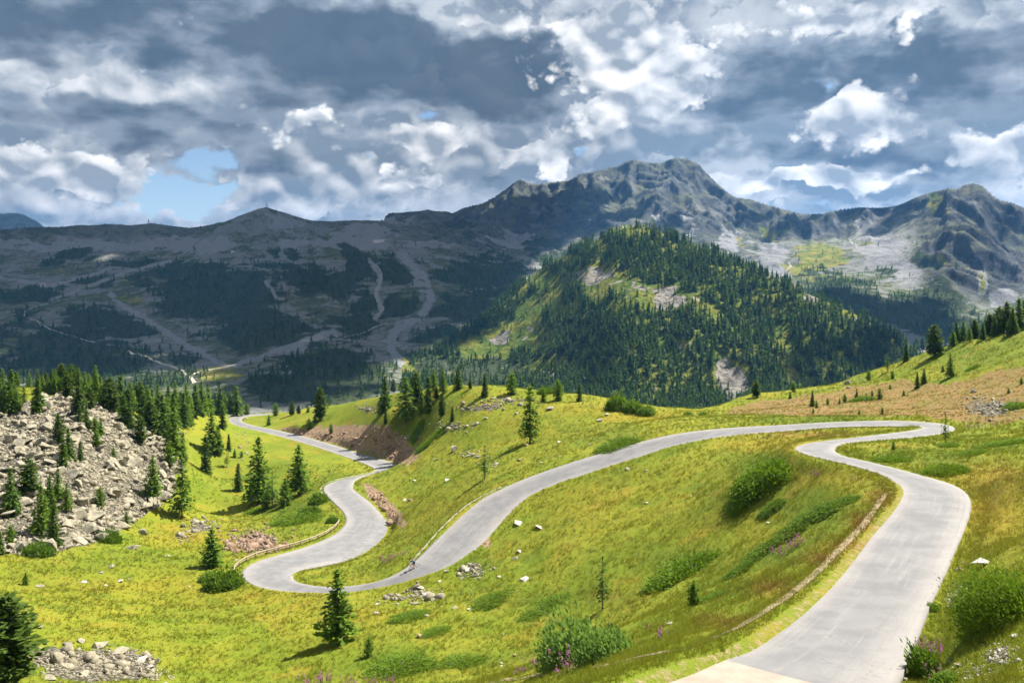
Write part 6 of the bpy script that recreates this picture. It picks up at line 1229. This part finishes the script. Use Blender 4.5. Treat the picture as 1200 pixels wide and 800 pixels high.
def box_along(P, half_w, z0, z1):
    t = unit(np.gradient(P[:, :2], axis=0)); nr = np.stack([-t[:, 1], t[:, 0], np.zeros(len(t))], 1); z = np.array([0, 0, 1.0])
    ring = np.stack([P + nr * half_w + z * z0, P + nr * half_w + z * z1, P - nr * half_w + z * z1, P - nr * half_w + z * z0], 1); n = len(P); V = ring.reshape(-1, 3); Fq = []
    for i in range(n - 1):
        for j in range(4): Fq.append((i * 4 + j, i * 4 + (j + 1) % 4, (i + 1) * 4 + (j + 1) % 4, (i + 1) * 4 + j))
    Fq += [(3, 2, 1, 0), ((n - 1) * 4, (n - 1) * 4 + 1, (n - 1) * 4 + 2, (n - 1) * 4 + 3)]; return V, np.array(Fq)
def box_mesh(name, sx, sy, z0, z1, mat, bev=.012):
    bm = bmesh.new(); bmesh.ops.create_cube(bm, size=1.0)
    for q in bm.verts: q.co.x *= sx; q.co.y *= sy; q.co.z = z0 if q.co.z < 0 else z1
    bmesh.ops.bevel(bm, geom=list(bm.edges), offset=bev, segments=2, affect='EDGES'); me = bpy.data.meshes.new(name); bm.to_mesh(me); bm.free(); me.materials.append(mat); return me
def guard_rail(line, label, rail_mat, post_mat, h, step):
    P = resample(line, .5); o = empty('guard_rail', P[0]); tag(o, label, 'guard rail'); b = np.array(P[0])
    V, Fq = box_along(P - b, .05, h - .20, h); link('rail', new_mesh('rail', V, Fq, rail_mat), o)
    V, Fq = box_along(P - b, .04, h - .42, h - .34); link('rail', new_mesh('rail', V, Fq, rail_mat), o)
    pm_ = box_mesh('post', .13, .11, -.6, h - .02, post_mat)
    for q in resample(line, step):
        k = link('post', pm_, o); k.location = q - b + np.array([0, 0, 0.0])
i0 = next(i for i, r in enumerate(ROAD) if r[0] == 281); i1 = next(i for i, r in enumerate(ROAD) if r[0] == 407)
seg = RLf[i0 * 12 + 4:i1 * 12]; ln = offset_line(seg, 1.1); 
if np.linalg.norm(ln[3, :2] - ROADMID[i0 * 12 + 7, :2]) < np.linalg.norm(seg[3, :2] - ROADMID[i0 * 12 + 7, :2]): ln = offset_line(seg, -1.1)
ln[:, 2] = np.maximum(height(ln[:, 0], ln[:, 1]), seg[:, 2] - .5) 
guard_rail(ln, 'weathered wooden guard rail on brown posts along the lower road bend', M_WOOD, M_POST, .78, 2.6)
i2 = next(i for i, r in enumerate(ROAD) if r[0] == 266); seg = RLf[(i2 - 0) * 12 + 6:]; ln = offset_line(seg, .9)
k_ = 30
if np.linalg.norm(ln[k_, :2] - ROADMID[i2 * 12 + 6 + k_, :2]) < np.linalg.norm(seg[k_, :2] - ROADMID[i2 * 12 + 6 + k_, :2]): ln = offset_line(seg, -.9)
ln[:, 2] = seg[:, 2]
guard_rail(ln, 'grey steel guard rail behind the far road bend', M_STEEL, M_STEEL, .75, 4.0)
def ribbon(name, pix, w, lift, mat, step=.6, y0=12):
    P = np.array([hit(u, v, y0)[:] for u, v in pix]); P = smooth_curve(P, 10); P = resample(P, step)
    t = unit(np.gradient(P[:, :2], axis=0)); nr = np.stack([-t[:, 1], t[:, 0]], 1); wv_ = w * (1 + .3 * fbm(P[:, 0] / 3 / max(1, w / 2), P[:, 1] / 3 / max(1, w / 2), 3, 7))
    V = []
    for k in (-1, -.5, 0, .5, 1):
        q = P[:, :2] + nr * (wv_ * .5 * k)[:, None]; V.append(np.column_stack([q, height(q[:, 0], q[:, 1]) + lift - .05 * w * (abs(k) == 1)]))
    V = np.stack(V, 1); tag(link(name, new_mesh(name, V.reshape(-1, 3), grid_faces(0, len(P), 5), mat, True)), kind='structure')
g = NT('gravel'); p_ = g.pos(); n1 = g.noise(p_, 1.2, 4, .6); n2 = g.noise(p_, 14, 3, .6); M_GRAV = g.out(g.principled(g.mix(g.smooth(n1 * .6 + n2 * .5, .4, .7), (0.15, 0.115, 0.06), (0.31, 0.25, 0.16)), .95, g.bump(n2, .6, .05)))
ribbon('path', [(1036, 578), (1028, 592), (1012, 614), (990, 637), (965, 662), (938, 686), (905, 710), (865, 734), (825, 752), (780, 764), (735, 773), (690, 782), (645, 790), (600, 797), (560, 803)], .50, .06, M_GRAV, .4)
M_TRK = plain('pale_track', (0.40, 0.36, 0.29), .95, .2, .05)
M_TRK2 = plain('grey_track', (0.24, 0.23, 0.21), .95, .25, .05)
for pix, w, m in [([(228, 449), (224, 443), (226, 439), (233, 436), (248, 433), (264, 430), (280, 427)], 4.5, M_TRK), ([(150, 411), (165, 416), (185, 424), (205, 431), (216, 436), (219, 440)], 4.0, M_TRK), ([(28, 369), (31, 364), (40, 360), (56, 356), (72, 351)], 4.5, M_TRK2), ([(28, 369), (36, 374), (52, 382), (70, 389), (92, 396), (112, 402)], 4.5, M_TRK2),
                   ([(436, 308), (446, 318), (446, 330), (441, 340), (442, 352), (449, 362), (441, 371)], 5, M_TRK2), ([(1008, 254), (1020, 260), (1032, 265), (1042, 269)], 5, M_TRK2), ([(984, 279), (996, 281), (1003, 288), (1010, 294)], 5, M_TRK2), ([(996, 278), (1010, 276), (1025, 278), (1036, 279)], 5, M_TRK2), ([(393, 390), (400, 396), (440, 383), (470, 377)], 4, M_TRK2), ([(924, 307), (927, 312), (921, 318), (912, 319)], 5, M_TRK2)]:
    ribbon('mountain_track', pix, w, .5, m, 5, 500)
# pale kerb of set stones along the road's outer edge
M_KERB = plain('pale_kerb', (0.30, 0.28, 0.21), .9, .4, 2)
def kerb(i_a, i_b, side, off):
    E = (RLf if side == 'L' else RRf)[i_a * 12:i_b * 12]; c = ROADMID[i_a * 12:i_b * 12]; d = unit(E[:, :2] - c[:, :2]); Q = E.copy(); Q[:, :2] += d * off; Q[:, 2] = height(Q[:, 0], Q[:, 1]); Q = resample(Q, .4)
    V, Fq = box_along(Q, .11, -.15, .07); tag(link('kerb', new_mesh('kerb', V, Fq, M_KERB)), kind='structure')
ia = next(i for i, r in enumerate(ROAD) if r[0] == 381); ib = next(i for i, r in enumerate(ROAD) if r[0] == 438); kerb(ia, ib, 'L', .55)
ia = next(i for i, r in enumerate(ROAD) if r[0] == 622); ib = next(i for i, r in enumerate(ROAD) if r[0] == 528); kerb(ia, ib, 'R', .75)

# ------------------------------------------------------------------ road repairs
def on_road(fi, ac_):
    """point of the road surface at station fi (float, in ROAD entries) and fraction across"""
    k = fi * 12; i = int(k); a = k - i; i = min(i, len(RLf) - 2); L = RLf[i] * (1 - a) + RLf[i + 1] * a; R = RRf[i] * (1 - a) + RRf[i + 1] * a
    p = L * (1 - ac_) + R * ac_
    x = [0, .06, .25, .5, .75, .94, 1.0]; p[2] += 0.06 * np.interp(ac_, x, [1 - (2 * q - 1) ** 2 for q in x]); return p
def overlay(name, rows, mat, lift):
    V = np.array([[on_road(f, a) + np.array([0, 0, lift]) for f, a in r] for r in rows]); tag(link(name, new_mesh(name, V.reshape(-1, 3), grid_faces(0, len(rows), len(rows[0])), mat, True)), kind='structure')
g = NT('tan_asphalt'); p_ = g.pos(); n = g.noise(p_, 50, 2, .6); n2 = g.noise(p_, 1.0, 4); M_TAN = g.out(g.principled(g.mix(g.smooth(n * .6 + n2 * .4, .38, .62), (0.25, 0.195, 0.155), (0.35, 0.28, 0.235)), .9, g.bump(n, .3, .02)))
def uv_of(p): return CU + F * p[0] / p[1], CV - F * p[2] / p[1]
cols = np.linspace(.002, .998, 15); ends = []
for a in cols:
    e = 0.0
    for f in np.arange(0, 7, .02):
        u, v = uv_of(on_road(f, a))
        if v > 772 + (u - 846) * 0.262: e = f
    ends.append(e)
overlay('road_patch', [[(e * s, a) for a, e in zip(cols, ends)] for s in np.linspace(0, 1, 9)], M_TAN, .006)
M_LINE = plain('white_paint', (0.62, 0.62, 0.60), .7, .2, 8)
overlay('road_marking', [[(f, .035 + (f - 4) * .004), (f, .055 + (f - 4) * .004)] for f in np.linspace(4.05, 4.75, 6)], M_LINE, .010)
M_OLD = g.m if False else None
g = NT('old_grey_asphalt'); p_ = g.pos(); n = g.noise(p_, 22, 3, .65); n2 = g.noise(p_, .8, 5, .6); M_OLD = g.out(g.principled(g.mix(g.smooth(n * .5 + n2 * .5, .36, .64), (0.13, 0.13, 0.132), (0.22, 0.218, 0.215)), .92, g.bump(n, .5, .02)))
ia = next(i for i, r in enumerate(ROAD) if r[2] == 402); ib = next(i for i, r in enumerate(ROAD) if r[2] == 446)
fs = np.linspace(ia, ib - .6, 30)
overlay('road_patch', [[(f, 1 - .30 * math.sin(math.pi * min(1, max(0, (f - ia) / (ib - .6 - ia)))) ** .7 * (1 - q) - .002) for q in np.linspace(0, 1, 5)] for f in fs], M_OLD, .008)

# ------------------------------------------------------------------ mast and hut on the far ridge
M_DARK = plain('dark_steel', (0.05, 0.055, 0.06), .6)
P = hit(312, 243.5, 1000); o = empty('radio_mast', P); tag(o, 'thin dark mast on the small summit of the left ridge', 'mast')
v, f, c = tube([np.array([0, 0, -2]), np.array([0, 0, 8]), np.array([0, 0, 17])], np.array([.55, .42, .25]), 8); link('pole', new_mesh('pole', *[v, [f, c]], M_DARK), o)
v, f, c = tube([np.array([-1.6, 0, 9.5]), np.array([1.6, 0, 9.5])], .3, 6); link('crossarm', new_mesh('crossarm', v, [f, c], M_DARK), o)
v, f, c = tube([np.array([1.1, 0, 6]), np.array([1.1, 0, 8.4])], .7, 8); link('dish', new_mesh('dish', v, [f, c], M_DARK), o)
P = hit(273, 295.5, 1000); o = empty('mountain_hut', P, .3); tag(o, 'tiny pale hut above the dark forest on the left mountainside', 'hut')
link('wall', box_mesh('wall', 9, 6, -2, 4, plain('hut_wall', (0.55, 0.5, 0.42), .9), .05), o)
rv_ = np.array([(-5, -3.6, 3.9), (5, -3.6, 3.9), (5, 0, 6.2), (-5, 0, 6.2), (-5, 3.6, 3.9), (5, 3.6, 3.9)]); link('roof', new_mesh('roof', np.concatenate([rv_, rv_ + [0, 0, .3]]), [np.array([(0, 1, 2, 3), (3, 2, 5, 4), (6, 9, 8, 7), (9, 10, 11, 8), (0, 6, 7, 1), (4, 5, 11, 10)])], M_DARK), o)
# ------------------------------------------------------------------ rider on a road bike, coming down the road
P = hit(486, 670.5); d_, k_ = seg_dist(np.array([P.x]), np.array([P.y]), ROADMID); k_ = int(k_[0])
tdir = ROADMID[min(k_ + 4, len(ROADMID) - 1)] - ROADMID[k_ - 4]; yaw = math.atan2(tdir[1], tdir[0]); pitch = math.atan2(tdir[2], math.hypot(tdir[0], tdir[1]))
def surf_z(p):
    f = k_ / 12; best = min((np.linalg.norm(on_road(f, a)[:2] - np.array(p[:2])), on_road(f, a)[2]) for a in np.linspace(0, 1, 41)); return best[1]
base = Vector((P.x, P.y, surf_z(P)))
bike = empty('road_bicycle', base, 0); bike.rotation_euler = (0, -pitch, yaw); tag(bike, 'black road bicycle rolling down the middle road', 'bicycle')
M_TYRE = plain('black_rubber', (0.02, 0.02, 0.022), .7); M_FRAME = plain('bike_frame', (0.03, 0.032, 0.036), .35, .1, 3, .5); M_ALLOY = plain('alloy', (0.45, 0.46, 0.47), .35, .1, 3, .5)
def torus(R, r, n=36, m=8):
    a = np.arange(n) * 2 * math.pi / n; b = np.arange(m) * 2 * math.pi / m; A, B = np.meshgrid(a, b, indexing='ij')
    V = np.stack([(R + r * np.cos(B)) * np.cos(A), r * np.sin(B), (R + r * np.cos(B)) * np.sin(A)], -1).reshape(-1, 3)
    i, j = np.meshgrid(np.arange(n), np.arange(m), indexing='ij'); F4 = np.stack([i * m + j, ((i + 1) % n) * m + j, ((i + 1) % n) * m + (j + 1) % m, i * m + (j + 1) % m], -1).reshape(-1, 4); return V, F4
A_ = lambda *q: np.array(q, float)
WH = [A_(-.50, 0, .335), A_(.49, 0, .335)]
for c in WH:
    V, Fq = torus(.322, .014); w = link('wheel', new_mesh('wheel', *torus(.03, .022, 14, 6), M_ALLOY, True), bike); w.location = c
    link('tyre', new_mesh('tyre', V, Fq, M_TYRE, True), w)
    V, Fq = torus(.298, .012); sp_ = [(V, Fq, None)]
    link('rim', new_mesh('rim', V, Fq, M_ALLOY, True), w)
    sp_ = [tube([A_(.03 * math.cos(a), .02 * (-1) ** i, .03 * math.sin(a)), A_(.295 * math.cos(a + .2 * (-1) ** (i // 2)), 0, .295 * math.sin(a + .2 * (-1) ** (i // 2)))], .0016, 4) for i, a in enumerate(np.arange(20) * 2 * math.pi / 20)]
    v, f = merge(sp_); link('spokes', new_mesh('spokes', v, f, M_ALLOY), w)
BB, ST, HT, HB = A_(-.08, 0, .285), A_(-.24, 0, .80), A_(.33, 0, .86), A_(.38, 0, .72)
fr = [(BB, ST, .016), (BB, HB, .02), (ST, HT, .016), (HT, HB, .018), (ST, A_(-.27, 0, .93), .013)] + [(BB + A_(0, s, 0), A_(-.50, s, .335), .010) for s in (-.05, .05)] + [(ST, A_(-.50, s, .335), .008) for s in (-.05, .05)] + [(HB, A_(.49, s, .335), .011) for s in (-.05, .05)]
v, f = merge([tube([a, b], r, 8) for a, b, r in fr]); link('frame', new_mesh('frame', v, f, M_FRAME, True), bike)
hb = [tube([A_(.34, 0, .88), A_(.44, 0, .93)], .014, 8), tube([A_(.44, -.21, .93), A_(.44, .21, .93)], .013, 8)]
for s in (-.21, .21): hb.append(tube([A_(.44, s, .93), A_(.52, s, .93), A_(.56, s, .88), A_(.53, s, .81), A_(.46, s, .79)], .013, 8))
v, f = merge(hb); link('handlebar', new_mesh('handlebar', v, f, M_FRAME, True), bike)
bm = bmesh.new(); bmesh.ops.create_uvsphere(bm, u_segments=14, v_segments=8, radius=1)
for q in bm.verts: q.co = Vector((q.co.x * .135, q.co.y * (.075 if q.co.x < 0 else .035), q.co.z * .028))
me = bpy.data.meshes.new('saddle'); bm.to_mesh(me); bm.free(); me.materials.append(M_TYRE); s_ = link('saddle', me, bike); s_.location = (-.27, 0, .945)
cr_ang = math.radians(-60); cv_ = A_(math.cos(cr_ang), 0, math.sin(cr_ang)) * .17
PED = {1: BB + cv_ + A_(0, .12, 0), -1: BB - cv_ + A_(0, -.12, 0)}
ck = [tube([BB + A_(0, .05, 0), BB + A_(0, .075, 0)], .095, 20), tube([BB + A_(0, -.07, 0), BB + A_(0, .07, 0)], .02, 10)]
for s in (1, -1): ck += [tube([BB + A_(0, .07 * s, 0), BB + cv_ * s + A_(0, .07 * s, 0)], .010, 6), tube([BB + cv_ * s + A_(0, .07 * s, 0), PED[s] + A_(0, .05 * s, 0)], .016, 6)]
v, f = merge(ck); link('crankset', new_mesh('crankset', v, f, M_ALLOY, True), bike)
# --- rider: one skinned body
JN, ED = [], []
def J(p, r): JN.append((tuple(p), r)); return len(JN) - 1
def chain(start, pts):
    k = start
    for p, r in pts: n = J(p, r); ED.append((k, n)); k = n
    return k
pel = J(A_(-.25, 0, 1.02), .135)
ch = chain(pel, [(A_(-.12, 0, 1.16), .125), (A_(.02, 0, 1.29), .14), (A_(.13, 0, 1.365), .13)])
nk = chain(ch, [(A_(.22, 0, 1.425), .058), (A_(.265, 0, 1.485), .058)])
hd = chain(nk, [(A_(.305, 0, 1.54), .085), (A_(.325, 0, 1.61), .098), (A_(.322, 0, 1.68), .085)])
nose = chain(hd - 1, [(A_(.425, 0, 1.585), .018)]); chin = chain(hd - 2, [(A_(.395, 0, 1.525), .03)])
for s in (1, -1):
    ear = chain(hd - 1, [(A_(.315, .098 * s, 1.60), .018)])
    wr = chain(ch, [(A_(.14, .17 * s, 1.345), .066), (A_(.23, .215 * s, 1.20), .050), (A_(.30, .235 * s, 1.10), .044), (A_(.40, .222 * s, 1.02), .036), (A_(.455, .212 * s, .975), .026)])
    palm = chain(wr, [(A_(.495, .210 * s, .955), .028)])
    for i, (dy, ln_) in enumerate(((-.027, .9), (-.009, 1.0), (.010, .95), (.028, .8))):
        chain(palm, [(A_(.53, .210 * s + dy * .9, .958), .0105), (A_(.53 + .030 * ln_, .210 * s + dy, .94), .0095), (A_(.53 + .022 * ln_, .210 * s + dy, .912), .009), (A_(.515, .210 * s + dy, .902), .008)])
    chain(palm, [(A_(.495, (.210 - .032) * s, .935), .011), (A_(.515, (.210 - .036) * s, .912), .010), (A_(.53, (.210 - .026) * s, .903), .0085)])
    f_ = PED[s]; hip = A_(-.24, .09 * s, .99); ank = f_ + A_(-.06, 0, .10)
    D = ank - hip; dl = np.linalg.norm(D); L1_, L2_ = .44, .44; dl_ = min(dl, .875); a = math.acos(max(-1, min(1, dl_ / 2 / L1_))); u_d = D / dl; per = np.array([-u_d[2], 0, u_d[0]]); per = per if per[0] > 0 else -per
    knee = hip + u_d * (L1_ * math.cos(a)) + per * (L1_ * math.sin(a))
    e = chain(pel, [(hip, .10), (hip * .6 + knee * .4, .082), (knee * .9 + hip * .1, .062), (knee, .056), (knee * .65 + ank * .35, .056), (ank * .85 + knee * .15, .036), (ank, .038)])
    chain(e, [(f_ + A_(-.02, 0, .055), .042), (f_ + A_(.06, 0, .045), .042), (f_ + A_(.13, 0, .035), .032)]); chain(e, [(f_ + A_(-.11, 0, .06), .036)])
me = bpy.data.meshes.new('person'); me.from_pydata([j[0] for j in JN], ED, []); tmp = bpy.data.objects.new('person', me); COL.objects.link(tmp)
md = tmp.modifiers.new('skin', 'SKIN'); md.use_smooth_shade = True; md.branch_smoothing = .3
for i, q in enumerate(me.skin_vertices[0].data): q.radius = (JN[i][1],) * 2; q.use_root = (i == pel)
sb = tmp.modifiers.new('sub', 'SUBSURF'); sb.levels = 2; sb.render_levels = 2
dg = bpy.context.evaluated_depsgraph_get(); bmesh_me = bpy.data.meshes.new_from_object(tmp.evaluated_get(dg)); bpy.data.objects.remove(tmp)
M_SKIN = plain('skin', (0.48, 0.27, 0.18), .6, .1); M_JER = plain('navy_jersey', (0.025, 0.05, 0.16), .8, .2); M_SHO = plain('black_shorts', (0.015, 0.015, 0.018), .7, .1); M_SHOE = plain('white_shoe', (0.6, 0.6, 0.6), .5, .1)
bmesh_me.materials.clear()
for m in (M_SKIN, M_JER, M_SHO, M_SHOE): bmesh_me.materials.append(m)
for p in bmesh_me.polygons:
    c = p.center; x, y, z = c; p.use_smooth = True
    foot = any((Vector(PED[s]) + Vector((0, 0, .05)) - c).length < .17 and z < PED[s][2] + .12 for s in (1, -1))
    arm = abs(y) > .15 and x > .05 and z < 1.22 or x > .36 and z < 1.05
    if foot: p.material_index = 3
    elif z > 1.42 and x > .17 or arm and x > .20: p.material_index = 0
    elif z > 1.08 and x > -.32 + 0 * z and (z - 1.08) > -1.0 * (x + .25) * .2: p.material_index = 1
    elif z > .72 and (Vector((-.25, 0, 1.0)) - c).length < .42: p.material_index = 2
    else: p.material_index = 0
bmesh_me.name = 'person'
rider = link('person', bmesh_me); rider.location = base; rider.rotation_euler = (0, -pitch, yaw); tag(rider, 'cyclist in navy jersey and black shorts riding bent over the handlebar', 'person')
bm = bmesh.new(); bmesh.ops.create_uvsphere(bm, u_segments=20, v_segments=12, radius=1)
bmesh.ops.delete(bm, geom=[q for q in bm.verts if q.co.z < -.15], context='VERTS')
for q in bm.verts: q.co = Vector((q.co.x * .148, q.co.y * .112, q.co.z * .105))
me = bpy.data.meshes.new('helmet'); bm.to_mesh(me); bm.free(); me.materials.append(M_SHO); [setattr(p, 'use_smooth', True) for p in me.polygons]
h_ = link('helmet', me, rider); h_.location = (.315, 0, 1.655); h_.rotation_euler = (0, .25, 0)
for s in (1, -1):
    bm = bmesh.new(); bmesh.ops.create_uvsphere(bm, u_segments=8, v_segments=6, radius=.013); me = bpy.data.meshes.new('eye'); bm.to_mesh(me); bm.free(); me.materials.append(M_SHO); e_ = link('eye', me, rider); e_.location = (.412, .034 * s, 1.618)
bm = bmesh.new(); bmesh.ops.create_uvsphere(bm, u_segments=8, v_segments=6, radius=1)
for q in bm.verts: q.co = Vector((q.co.x * .01, q.co.y * .026, q.co.z * .007))
me = bpy.data.meshes.new('mouth'); bm.to_mesh(me); bm.free(); me.materials.append(plain('lips', (0.35, 0.12, 0.10), .5, .1)); m_ = link('mouth', me, rider); m_.location = (.415, 0, 1.548)
print('all things', len(bpy.data.objects), round(time.time() - T0, 1))
# ------------------------------------------------------------------ clouds overhead whose shadows lie on the mountains, and the air
def cloud_puffs(targets, zc, name, seed):
    rng = np.random.default_rng(seed); parts = []
    bm = bmesh.new(); bmesh.ops.create_icosphere(bm, subdivisions=1, radius=1.0); bv = np.array([v.co[:] for v in bm.verts]); bf = np.array([[v.index for v in f.verts] for f in bm.faces]); bm.free()
    lo = 99
    for tg in targets:
        P = Vector(tg[:3]) if len(tg) == 4 else hit(tg[0], tg[1], 200); r = tg[-1]; k = (zc - P.z) / SUN.z; c = np.array(P) + np.array(SUN) * k
        lo = min(lo, math.degrees(math.atan2(zc - 120, math.hypot(c[0], c[1]))))
        for q in range(2):
            rr = r * rng.uniform(.75, 1.1) * (1.0 if q == 0 else .6); off = rng.normal(0, r * .35, 3) * (q > 0); off[2] = rng.uniform(0, 90)
            n = 1 + .18 * fbm(bv[:, 0] * 1.7 + rng.uniform(0, 99), bv[:, 1] * 1.7 + bv[:, 2] * 1.3, 3, int(rng.integers(999)))
            parts.append((bv * n[:, None] * np.array([rr, rr, rr * .45]) + c + off, None, bf))
    v, f = merge(parts); g = NT('cloud_white'); m = g.out(g.principled((0.85, 0.85, 0.85), 1.0, None, 0.0))
    print(name, 'lowest elevation', round(lo, 1))
    tag(link(name, new_mesh(name, v, f, m, True)), kind='structure')
SH = []
rs = np.random.default_rng(3)
poly1 = [(-150, 255), (480, 240), (560, 245), (650, 225), (700, 230), (705, 262), (665, 282), (625, 305), (600, 345), (560, 385), (520, 408), (480, 418), (455, 425), (440, 430), (425, 460), (330, 470), (290, 470), (300, 436), (280, 425), (230, 425), (190, 432), (100, 436), (-150, 436)]
for (ya, yb, st, r0) in ((840, 1450, 34, 38), (1450, 2450, 52, 60), (2450, 3700, 80, 84)):
    gx, gy = np.meshgrid(np.arange(-.95 * yb, .12 * yb, st), np.arange(ya, yb, st)); gx = gx.ravel() + rs.uniform(-.4, .4, gx.size) * st; gy = gy.ravel() + rs.uniform(-.4, .4, gy.size) * st
    gz = height(gx, gy); gu = CU + F * gx / gy; gv = CV - F * gz / gy; m = inpoly(gu, gv, poly1) & (gu > -330) | (gu < -100) & (gu > -330) & (gy > 1050)
    m &= ~((nearest(A4, gx, gy)[:, 0] > .5) & (gu > 560))
    SH += [(x, y, z, r0) for x, y, z in zip(gx[m], gy[m], gz[m])]
cloud_puffs(SH, 2400, 'cloud', 3)
SH2 = []
poly2 = [(945, 340), (975, 336), (1020, 345), (1060, 355), (1095, 352), (1120, 365), (1150, 385), (1130, 400), (1085, 412), (1040, 392), (990, 362)]
gu, gv = np.meshgrid(np.arange(930, 1160, 15), np.arange(330, 415, 9)); gu = gu.ravel() + rs.uniform(-5, 5, gu.size); gv = gv.ravel() + rs.uniform(-3, 3, gv.size); m = inpoly(gu, gv, poly2)
for a, b in zip(gu[m], gv[m]): SH2.append((a, b, 0.018 * hit(a, b, 200).y + 10))
for (a, b, r) in [(880, 250, 60), (900, 246, 60), (1000, 246, 70), (1030, 246, 70), (1060, 240, 70), (930, 255, 60), (960, 252, 60), (985, 400, 22), (1010, 412, 24), (960, 395, 18), (1035, 415, 20), (935, 420, 16), (905, 360, 14), (760, 240, 60), (720, 250, 60), (700, 245, 60), (790, 262, 50), (1175, 285, 36), (1185, 265, 36), (1090, 232, 40), (1070, 240, 40), (20, 253, 320), (0, 256, 320), (38, 258, 300), (-20, 258, 300)]: SH2.append((a, b, r))
cloud_puffs(SH2, 2400, 'cloud', 5)
g = NT('haze_air'); pv = g.n('ShaderNodeVolumePrincipled', {'Color': (0.15, 0.46, 1.0, 1), 'Density': 0.000045, 'Anisotropy': 0.2})
o_ = g.t.nodes.new('ShaderNodeOutputMaterial'); g.t.links.new(pv.outputs[0], o_.inputs['Volume'])
zl, zh = float(H.min()) - 1.0, float(max(H.max(), 20)) + 60
hv = np.array([(x, y, z) for z in (zl, zh) for (x, y) in ((-12500, -60), (12500, -60), (12500, 8200), (-12500, 8200))])
hf4 = np.array([(0, 3, 2, 1), (4, 5, 6, 7), (0, 1, 5, 4), (1, 2, 6, 5), (2, 3, 7, 6), (3, 0, 4, 7)])
tag(link('haze', new_mesh('haze', hv, hf4, g.m)), kind='stuff')
# ------------------------------------------------------------------ render settings
world.cycles.sampling_method = 'MANUAL'; world.cycles.sample_map_resolution = 256
cy = scene.cycles
cy.max_bounces = 4; cy.diffuse_bounces = 2; cy.glossy_bounces = 1; cy.transmission_bounces = 2; cy.transparent_max_bounces = 6; cy.volume_bounces = 0
cy.caustics_reflective = False; cy.caustics_refractive = False
cy.use_denoising = True; cy.denoiser = 'OPENIMAGEDENOISE'; cy.denoising_prefilter = 'FAST'
cy.use_adaptive_sampling = True; cy.adaptive_threshold = 0.02
